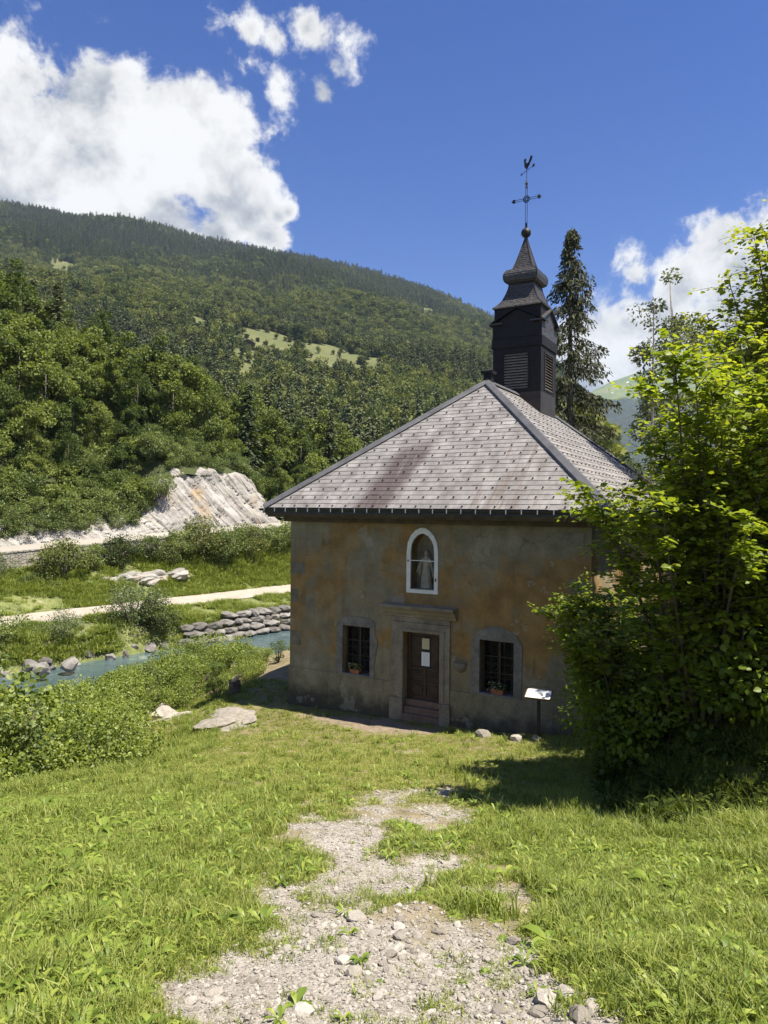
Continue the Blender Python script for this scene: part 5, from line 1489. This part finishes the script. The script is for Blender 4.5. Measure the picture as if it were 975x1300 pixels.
def build_spruce():
    x, y = 9.9, 38.0; z = -.4; h = 21.6
    e = empty('spruce_tree', (x, y, z)); tag(e, 'tall ragged dark spruce with drooping branches standing behind the bell turret', 'tree')
    MB().tube([(0, 0, -.6), (.05, 0, 5), (.0, .05, 12), (-.05, 0, 18), (0, 0, h)], [.34, .26, .17, .08, .015], 9).build('trunk', M['bark'], e)
    rng = np.random.default_rng(4); wood = MB(); P = []; N = []; D = []; S = []; T = []
    zc = 5.5
    while zc < h - .05:
        f = (zc - 4) / (h - 4)
        for j in range(rng.integers(3, 6)):
            a = rng.uniform(0, 6.28); L = (4.1 * (1 - f) ** .80 + .10) * rng.uniform(.55, 1.15)
            pts = [np.array([0, 0, zc])]; m = 7
            for k in range(1, m + 1):
                q = k / m; pts.append(np.array([math.cos(a) * L * q, math.sin(a) * L * q, zc + L * (.10 * q - .55 * q * q + .22 * q ** 4)]))
            wood.tube(pts, list(np.linspace(.03, .005, m + 1) * (1.2 - .6 * f)), 4)
            nn = int(30 * L / 2) + 8
            for k in range(nn):
                q = rng.uniform(.12, 1.0); i0 = min(int(q * m), m - 1); c = pts[i0] * (1 - (q * m - i0)) + pts[i0 + 1] * (q * m - i0)
                sd = rng.choice([-1, 1]); hang = rng.uniform(.25, .75)
                for s in range(4):
                    off = np.array([-math.sin(a) * sd * .10 * s, math.cos(a) * sd * .10 * s, -hang * .30 * s * (1 - .3 * f)]) * rng.uniform(.6, 1.1)
                    P.append(c + off + rng.normal(size=3) * .04); D.append(np.array([math.cos(a) * .35 - math.sin(a) * sd * .3, math.sin(a) * .35 + math.cos(a) * sd * .3, -.8]) + rng.normal(size=3) * .3); N.append(rng.normal(size=3)); S.append(rng.uniform(.14, .30)); T.append(rng.uniform(0, .8) + (.2 if rng.random() < .15 else 0))
        zc += rng.uniform(.36, .60) * (1.15 - .5 * f)
    wood.build('branches', M['bark'], e, True)
    link('needles', leaf_mesh('needles', np.array(P), np.array(N), np.array(D), np.array(S), M['spruce'], np.clip(np.array(T), 0, 1), 'rhomb', .34), e)
build_spruce()

# ------------------------------------------------------------------ thicket on the lip of the river bank
def bush_pair(seed, h, r, n, leaf, mat, lumps=16, shape='ovate', width=.75, stems=8, tlo=.1, thi=.8):
    rg = random.Random(seed); b = MB()
    for i in range(stems):
        a = rg.uniform(0, 6.28); b.tube([(0, 0, -.2), (math.cos(a) * r * .3, math.sin(a) * r * .3, h * .45), (math.cos(a) * r * .7, math.sin(a) * r * .7, h * rg.uniform(.6, .95))], [.02 * h, .013 * h, .004], 4)
    return b.mesh('stem', M['bark'], True), crown_mesh('foliage', seed, h, r, .08 * h, n, leaf, mat, shape, lumps, 0, .55, width, .45, tlo, thi)
TK = [bush_pair(500 + i, 1.5, .95, 3400, .075, M['thicket']) for i in range(4)] + [bush_pair(510 + i, 1.9, .8, 3000, .06, M['scrub'], 14) for i in range(2)]
OUT_P = on_ground(214, 916)
def build_thicket():
    rng = random.Random(21); n = 0; pts = []
    tries = 0
    while len(pts) < 105 and tries < 6000:
        tries += 1
        y = rng.uniform(9.2, 31); x = rng.uniform(-17, -2.2)
        e = float(edge_dist(np.array(x), np.array(y)))
        if not (.35 < e < 7.5) or x / y < -.66: continue
        if math.hypot(x - OUT_P[0], y - OUT_P[1]) < 1.3 or abs(x / y - OUT_P[0] / OUT_P[1]) < .07 and y < OUT_P[1]: continue              # leave the rock outcrop free
        dmin = .95 if e < 2.5 else 1.3
        if any(math.hypot(x - a, y - b) < dmin for a, b, _ in pts): continue
        pts.append((x, y, e))
    labs = {0: 'leafy bramble-like shrub in the dense thicket on the river bank lip', 1: 'pale green upright shrub rising out of the river bank thicket'}
    for i, (x, y, e) in enumerate(pts):
        k = rng.randrange(4) if rng.random() < .78 else 4 + rng.randrange(2)
        sc = rng.uniform(.85, 1.2) * (1.4 if e > 2.0 else .85) * (.56 if y > 16 else 1.0) * (1.15 if x < -6.3 else 1.0)
        plant('thicket_shrub', x, y, TK[k], labs[0 if k < 4 else 1], 'shrub', ('stem', 'foliage'), rng.uniform(0, 6.28), sc, 'leafy shrubs of the river bank thicket' if k < 4 else 'upright shrubs of the river bank thicket')
build_thicket()

# low hazel growth closing the foot of the bank
LH = [bush_pair(560 + i, 1.6, 1.1, 2600, .095, M['hazel'], 15, tlo=.0, thi=.45) for i in range(2)]  # lowered leaf tint range paints in the shade under the hazels
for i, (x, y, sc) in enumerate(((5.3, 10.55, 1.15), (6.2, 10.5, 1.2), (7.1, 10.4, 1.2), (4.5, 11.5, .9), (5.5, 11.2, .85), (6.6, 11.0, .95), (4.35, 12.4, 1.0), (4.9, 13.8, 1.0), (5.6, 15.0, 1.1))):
    plant('low_shrub', x, y, LH[i % 2], 'low leafy shrub with shade in its leaf colour at the foot of the bank under the hazels', 'shrub', ('stem', 'foliage'), i * 1.3, sc, 'low shrubs under the hazels')

# leaf litter and low plants under the hazels
def build_bank_cover():
    rng = np.random.default_rng(31); n = 9000
    X = rng.uniform(2.8, 14, n); Y = rng.uniform(8.8, 24, n)
    foot = 3.25 + np.clip(Y - 9.8, 0, 6) * .30 + np.clip(Y - 15.8, 0, 40) * .62
    s, t = to_church(X, Y); k = (X - foot > -.15) & ~((np.abs(s) < HW + .4) & (t > -.4)); X, Y = X[k], Y[k]; n = len(X)
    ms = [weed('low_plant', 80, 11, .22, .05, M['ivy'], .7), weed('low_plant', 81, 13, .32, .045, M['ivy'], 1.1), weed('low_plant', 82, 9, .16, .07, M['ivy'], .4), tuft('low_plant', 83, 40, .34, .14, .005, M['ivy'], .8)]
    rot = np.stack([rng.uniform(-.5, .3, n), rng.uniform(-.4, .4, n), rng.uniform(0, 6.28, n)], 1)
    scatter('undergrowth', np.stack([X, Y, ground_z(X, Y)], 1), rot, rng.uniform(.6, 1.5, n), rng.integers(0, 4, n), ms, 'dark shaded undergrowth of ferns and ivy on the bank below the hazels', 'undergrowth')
build_bank_cover()

# ------------------------------------------------------------------ bushes along the river, the path and the road
SB = [bush_pair(530 + i, 3.0, 1.7, 3600, .16, M['scrub'], 22, 'rhomb', .7) for i in range(4)]
WL = [bush_pair(540 + i, 3.2, 2.0, 4200, .15, M['willow'], 24, 'rhomb', .5) for i in range(2)]
DK = [bush_pair(550 + i, 3.4, 1.9, 4000, .18, M['broad'], 22, 'rhomb', .7) for i in range(3)]
def vplant(name, px, py, Y, meshes, lab, cat, sc, rz, group=None):
    p = at(px, py, Y); return plant(name, p[0], p[1], meshes, lab, cat, ('stem', 'foliage'), rz, sc, group, p[2])
def vo(k, o, meshes, lab, sc, rz, z, group=None, name='shrub'):
    x, y = valley(k, o); return plant(name, float(x), float(y), meshes, lab, 'shrub', ('stem', 'foliage'), rz, sc, group, z)
vo(10.6, 2.2, WL[0], 'big round grey-green bush between footpath and river where the riprap ends', 1.12, .4, -3.5)
vo(12.2, 1.5, DK[2], 'dark leafy bush leaning over the water at the end of the riprap', .85, 1.4, -4.0)
vo(5.0, 2.0, WL[1], 'small feathery grey-green bush standing behind the solitary boulder', .72, 1.0, -3.7)
vo(.6, 2.2, SB[0], 'green bush hanging over the boulder cluster at the water', .9, 2.0, -3.7)
vo(-1.5, 3.2, WL[0], 'pale feathery bush beside the footpath upstream of the boulder cluster', .85, 3.0, -3.0)
vo(38.5, 3.2, DK[0], 'small dark bush on the gravel shoulder above the riprap next to the chapel edge', .42, 1.0, -3.0)
vo(33.0, 3.4, SB[1], 'tiny green bush alone on the gravel shoulder above the riprap', .22, 1.0, -2.9)
rg = random.Random(12)
EMB = [(2, 15.2, .8, 0), (6.5, 16.6, .95, 2), (8.5, 15.2, .7, 0), (11.5, 15.4, 1.1, 1), (13.5, 16.8, .75, 0), (15.5, 16.2, .85, 0), (18, 16.4, .9, 1), (20.5, 16.5, .95, 0), (22.5, 15.8, .8, 1), (24.5, 16.6, 1.0, 0), (27, 16.0, 1.3, 1), (29, 15.2, 1.15, 0), (31, 16.6, 1.05, 0), (33, 15.8, 1.0, 1), (35, 16.6, 1.1, 0), (37, 15.8, 1.05, 0), (39.5, 16.5, 1.15, 0), (42, 15.9, 1.1, 1), (45, 16.5, 1.1, 0), (48, 16, 1.2, 0), (-2, 15.8, .7, 0), (-6, 15.2, .8, 0), (4.2, 14.2, .45, 0), (10, 13.9, .4, 0), (-9, 15.5, .9, 1)]
for i, (k, o, sc, kind) in enumerate(EMB):
    ms = (SB[i % 4], DK[i % 3], WL[i % 2])[kind]; z = float(road_z(k)) - 2.4 - (16.5 - o) * .55
    lab = ('green bush in the hedge-like row on the embankment below the road', 'dark dense bush in the row on the embankment below the road', 'light feathery bush rising above the retaining wall coping')[kind]
    vo(k, o, ms, lab, sc * (.74 if k < 10 else .98), rg.uniform(0, 6.28), z, ('green bushes on the road embankment', 'dark bushes on the road embankment', None)[kind])
for i in range(44):                                                             # shrubs over the cliff
    k = -8 + i * 1.2 + rg.uniform(-.8, .8); o = 27.2 + rg.uniform(-1.2, 3.5)
    if 31 < k < 46: o += 2.2
    vo(k, o, SB[i % 4], 'bright green shrub growing on the ledge above the roadside cliff', rg.uniform(.6, 1.15), rg.uniform(0, 6.28), float(hill_z(k, o)) - .3, 'shrubs on the cliff ledge')
for k, o, z, s_ in ((19.5, 25.6, 3.0, .75), (22, 25.9, 3.4, .8), (24.4, 26.3, 3.8, .85), (17.2, 25.8, 3.0, .8), (13, 25.4, 2.6, .8), (15.2, 25.8, 2.9, .9), (7.5, 25.4, 2.2, .6), (26.8, 26.8, 5.2, .7), (10.5, 25.8, 2.6, .8)):
    vo(k, o, SB[int(k) % 4], 'low shrub clinging to the broken rock face beside the road', s_, k, z, 'shrubs clinging to the rock face')

# ------------------------------------------------------------------ trees of the near wooded slope, each its own
TR = [(trunk_mesh('trunk', 600 + i, 9.5, .17, M['bark_grey'], 7, .03, .4, .3), crown_mesh('crown', 600 + i, 12.0 + (i % 3), 3.0 + .3 * (i % 2), 2.2, 5000, .38, M['slope'], 'rhomb', 22, .35, .5, .75, .42)) for i in range(5)]
CT = [(trunk_mesh('trunk', 620 + i, 13, .2, M['bark'], 2, .01, .1, .6), conifer_mesh('crown', 620 + i, 15 + i, 2.6, 46, 7, M['conifer'], .85, .35, 4)) for i in range(2)]
def build_slope_trees():
    rng = random.Random(44); pts = []; tries = 0
    while len(pts) < 285 and tries < 20000:
        tries += 1
        k = rng.uniform(-12, 112); o = 29.5 + rng.random() ** 1.1 * 66
        x, y = [float(q) for q in valley(k, o)]
        if x / y < -.62: continue
        if 28 < k < 47 and o < 33: continue
        if crest_z(k) < 6: continue
        dm = 3.3 if o < 55 else 4.4
        if any(math.hypot(k - a, o - b) < dm for a, b, *_ in pts): continue
        pts.append((k, o, x, y))
    for i, (k, o, x, y) in enumerate(pts):
        con = rng.random() < (.10 if o < 60 else .22); z = float(hill_z(k, o)) - .3
        ms = CT[i % 2] if con else TR[rng.randrange(5)]
        sc = rng.uniform(.55, 1.05) * (.72 if o < 34 else 1.0)
        plant('hillside_conifer' if con else 'hillside_tree', x, y, ms, 'dark pointed conifer among the leafy trees on the slope above the road' if con else ('low leafy tree at the lower fringe of the wood just above the roadside cliff' if o < 36 else 'tall leafy tree high on the wooded slope near its crest' if o > 68 else 'leafy broadleaf tree in the middle of the wooded slope above the roadside cliff'), 'tree', ('trunk', 'crown'), rng.uniform(0, 6.28), sc, 'conifers of the slope above the road' if con else ('fringe trees above the cliff' if o < 36 else 'trees near the crest of the slope' if o > 68 else 'broadleaf trees of the slope above the road'), z)
build_slope_trees()

def build_slope_cover():
    rng = np.random.default_rng(91); n = 2600
    K = rng.uniform(-14, 112, n); O = 27.5 + rng.random(n) * 62
    ok = ~((K > 28) & (K < 47) & (O < 29.5)); K, O = K[ok], O[ok]; n = len(K); X, Y = valley(K, O); Z = hill_z(K, O)
    ms = [p_[1] for p_ in SB] + [crown_mesh('underwood', 640 + i, 3.2, 1.9, .2, 1500, .26, M['slope'], 'rhomb', 16) for i in range(2)]
    rot = np.stack([np.zeros(n), np.zeros(n), rng.uniform(0, 6.28, n)], 1)
    scatter('underwood', np.stack([X, Y, Z - .3], 1), rot, rng.uniform(.5, 1.1, n), rng.integers(0, 6, n), ms, 'low green underwood between the trees of the slope above the road', 'underwood')
    # rough grass and herbs on both river banks
    n = 26000; K = rng.uniform(-12, 60, n); side = rng.random(n) < .38
    pn, pf = path_near(K), path_far(K)
    O = np.where(side, .6 + rng.random(n) * (pn - .9), pf + .15 + rng.random(n) * (17.2 - pf))
    z0 = np.interp(0, [0, 1], [0, 0])
    def bank_h(k, o):
        pn_, pf_ = path_near(k), path_far(k); rz_ = road_z(k)
        near = np.where(o < 1.6, -5 + (o - .3) / 1.3 * 1.7, -3.3 + np.clip((o - 1.6) / (pn_ - 2.1), 0, 1) * .58)
        far = np.where(o < pf_ + 1.2, -2.66 + (o - pf_) / 1.2 * .21, np.where(o < pf_ + 2.5, -2.45 + (o - pf_ - 1.2) / 1.3 * .75, -1.7 + np.clip((o - pf_ - 2.5) / (16.3 - pf_ - 2.5), 0, 1.2) * (rz_ - 2.1 + 1.7)))
        return np.where(o < pf_ - 2, near, far)
    X, Y = valley(K, O); Z = bank_h(K, O); pt = fbm(K, O, .35, 3, 131)
    keep = rng.random(n) < np.clip((pt - .33) * 4, .05, 1); X, Y, Z, pt = X[keep], Y[keep], Z[keep], pt[keep]; n = len(X)
    ms = [tuft('bank_tuft', 90 + i, 60, .5, .35, .018, M['grass'], .9) for i in range(3)] + [weed('bank_herb', 95, 12, .5, .13, M['weed'], 1.1)]
    rot = np.stack([rng.uniform(-.2, .2, n), rng.uniform(-.2, .2, n), rng.uniform(0, 6.28, n)], 1)
    scatter('bank_grass', np.stack([X, Y, Z], 1), rot, rng.uniform(.5, 1.3, n) * (.6 + pt * .7), np.where(rng.random(n) < .12, 3, rng.integers(0, 3, n)), ms, 'rough summer grass and herbs on the far river bank', 'grass')
build_slope_cover()
# bare rock showing in the embankment
ER = [rock_mesh('rock_outcrop', 320 + i, M['cliff'], .55, 4, .5, .1) for i in range(3)]
for i, (k, o, r, h) in enumerate(((17.5, 14.6, 1.6, 1.5), (20.2, 14.3, 1.7, 1.5), (22.8, 14.2, 1.5, 1.3), (15.0, 14.8, 1.2, 1.1), (1.5, 14.0, 1.5, 1.1), (-1.5, 13.6, 1.6, 1.2), (4.5, 15.4, 1.3, 1.2), (8.0, 15.6, 1.2, 1.1))):
    x, y = valley(k, o); ob = link('rock_outcrop', ER[i % 3]); ob.location = (float(x), float(y), float(road_z(k)) - 3.6 - (14.6 - o) * .3); ob.scale = (r * 1.3, r * .8, h); ob.rotation_euler = (0, 0, .87 + .3 * (i % 3))
    tag(ob, 'pale layered rock outcrop in the grassy embankment below the road bushes' if i < 4 else 'grey rubble rock breaking through the embankment below the retaining wall', 'rock', 'pale outcrops in the embankment' if i < 4 else 'rubble rocks below the retaining wall')

# ------------------------------------------------------------------ forest on the mountain, one mass
def build_forest():
    rng = np.random.default_rng(66)
    BR = [crown_mesh('broadleaf', 700 + i, 12 + 2 * (i % 2), 5.2, 1.0, 800, 1.25, M['broad'], 'rhomb', 13, .3, .5, .8, .46) for i in range(4)]
    CN = [conifer_mesh('conifer', 710 + i, 19 + i, 3.4, 26, 5, M['conifer'], 1.9, .4, 3, .06) for i in range(3)]
    N = 125000
    D = np.sqrt(rng.uniform(170 ** 2, 2200 ** 2, N)); U = rng.uniform(-.66, .40, N)
    keep = rng.random(N) < np.clip(1.0 - .62 * sstep(400, 1600, D), 0, 1)
    D, U = D[keep], U[keep]; Z = mount_z(U, D); md = meadow_at(U, D)
    rt = ridge_tan(U)
    keep = (md < .3) | (rng.random(len(D)) < .09); keep &= rt > .012
    D, U, Z, md = D[keep], U[keep], Z[keep], md[keep]; X = U * D; n = len(D)
    con = fbm(X, D, .006, 4, 121) * 1.5 + sstep(260, 700, Z) * .50 - .39 + .15 * rng.normal(size=n)
    con -= .5 * np.exp(-(((U + .33) / .14) ** 2 + ((Z - 330) / 60) ** 2))            # lighter beech wood above the clearing
    isc = (con > .60) & (md < .2)
    idx = np.where(isc, rng.integers(4, 7, n), rng.integers(0, 4, n))
    sc = rng.uniform(.7, 1.3, n) * np.where(md > .3, .5, 1.0) * (1 + .15 * sstep(800, 2000, D))
    s3 = np.stack([sc, sc, sc * rng.uniform(.85, 1.15, n)], 1)
    rot = np.stack([np.zeros(n), np.zeros(n), rng.uniform(0, 6.28, n)], 1)
    scatter('forest', np.stack([X, D, Z - .6], 1), rot, s3, idx, BR + CN, 'mixed forest of dark conifers and green broadleaves covering the mountain', 'forest')
    # knoll of trees closing the valley beside the spruce
    n = 420; X = rng.uniform(14, 60, n); Y = rng.uniform(80, 150, n); Zk = -4 + 10 * sstep(55, 14, X) + rng.uniform(0, 3, n); ok = X / Y < .29; X, Y, Zk = X[ok], Y[ok], Zk[ok]; n = len(X)
    rot = np.stack([np.zeros(n), np.zeros(n), rng.uniform(0, 6.28, n)], 1)
    scatter('valley_wood', np.stack([X, Y, Zk], 1), rot, rng.uniform(.5, .9, n), rng.integers(0, 7, n), BR + CN, 'dark wood in the valley behind the chapel roof and spruce', 'wood')
build_forest()

# chalets on the mountain pasture
M['old_timber'] = speckled('old_timber', [(.3, (.05, .035, .024)), (.7, (.11, .08, .055))], 1.5, .9, .2, .05, 5)
M['tin_roof'] = speckled('tin_roof', [(.3, (.20, .18, .165)), (.7, (.32, .30, .28))], .6, .5, .1, .05, 5)
M['pale_roof'] = speckled('pale_sheet_roof', [(.3, (.42, .42, .42)), (.7, (.6, .6, .6))], .6, .5, .1, .05, 5)
def chalet(px, py, w, d, h, rz, roofm, lab):
    u = (px - 487.5) / F_PX; dist = float(slope_dist(u, py)); z = float(mount_z(np.array(u), np.array(dist)))
    e = empty('chalet', (u * dist, dist, z - 1), rz); tag(e, lab, 'chalet')
    b = MB(); b.loft([[(-w / 2, -d / 2, zz), (w / 2, -d / 2, zz), (w / 2, d / 2, zz), (-w / 2, d / 2, zz)] for zz in (-2, h)])
    b.add([(-w / 2, -d / 2, h), (w / 2, -d / 2, h), (0, -d / 2, h + w * .22), (-w / 2, d / 2, h), (w / 2, d / 2, h), (0, d / 2, h + w * .22)], [(0, 1, 2), (3, 5, 4)])
    b.build('wall', M['old_timber'], e)
    r = MB()
    for sx in (-1, 1):
        p = [(0, h + w * .22 + .1), (sx * (w / 2 + 1.4), h - w * .06 - .2), (sx * (w / 2 + 1.4), h - w * .06 + .2), (0, h + w * .22 + .5)]
        r.loft([[(x, yy, zz) for x, zz in p] for yy in (-d / 2 - 1.3, d / 2 + 1.3)])
    r.build('roof', roofm, e)
    for x in (-w * .25, w * .2): MB().box(x - .7, x + .7, -d / 2 - .06, -d / 2 + .1, h * .35, h * .35 + 1.3).build('window', M['dark_inside'], e)
chalet(312, 441, 11, 12, 3.6, .25, M['tin_roof'], 'brown timber chalet with broad low roof on the mountain pasture')
chalet(254, 430, 10, 9, 3.0, -.5, M['pale_roof'], 'small hut with pale sheet roof half hidden in trees above the wood')

# marker post at the road bend
p = valley(46.5, 18.0); b = MB(); b.tube([(0, 0, 0), (0, 0, 1.3)], .07, 8); o = b.build('road_post', M['clip']); o.location = (float(p[0]), float(p[1]), float(road_z(46.5)))
tag(o, 'slim grey marker post at the road bend beyond the chapel eave', 'post')

# ------------------------------------------------------------------ haze: the valley air
def build_haze():
    m = bpy.data.materials.new('valley_air'); m.use_nodes = True; nt = m.node_tree; nt.nodes.clear()
    out = nt.nodes.new('ShaderNodeOutputMaterial'); pv = nt.nodes.new('ShaderNodeVolumePrincipled')
    pv.inputs['Color'].default_value = (.62, .78, 1.0, 1); pv.inputs['Density'].default_value = 0.000055; pv.inputs['Anisotropy'].default_value = .0
    nt.links.new(pv.outputs[0], out.inputs['Volume'])
    o = MB().box(-9500, 9500, -4500, 9500, -10, 1400).build('haze', m); tag(o, 'thin blue valley haze', 'haze', None, 'stuff')
build_haze()
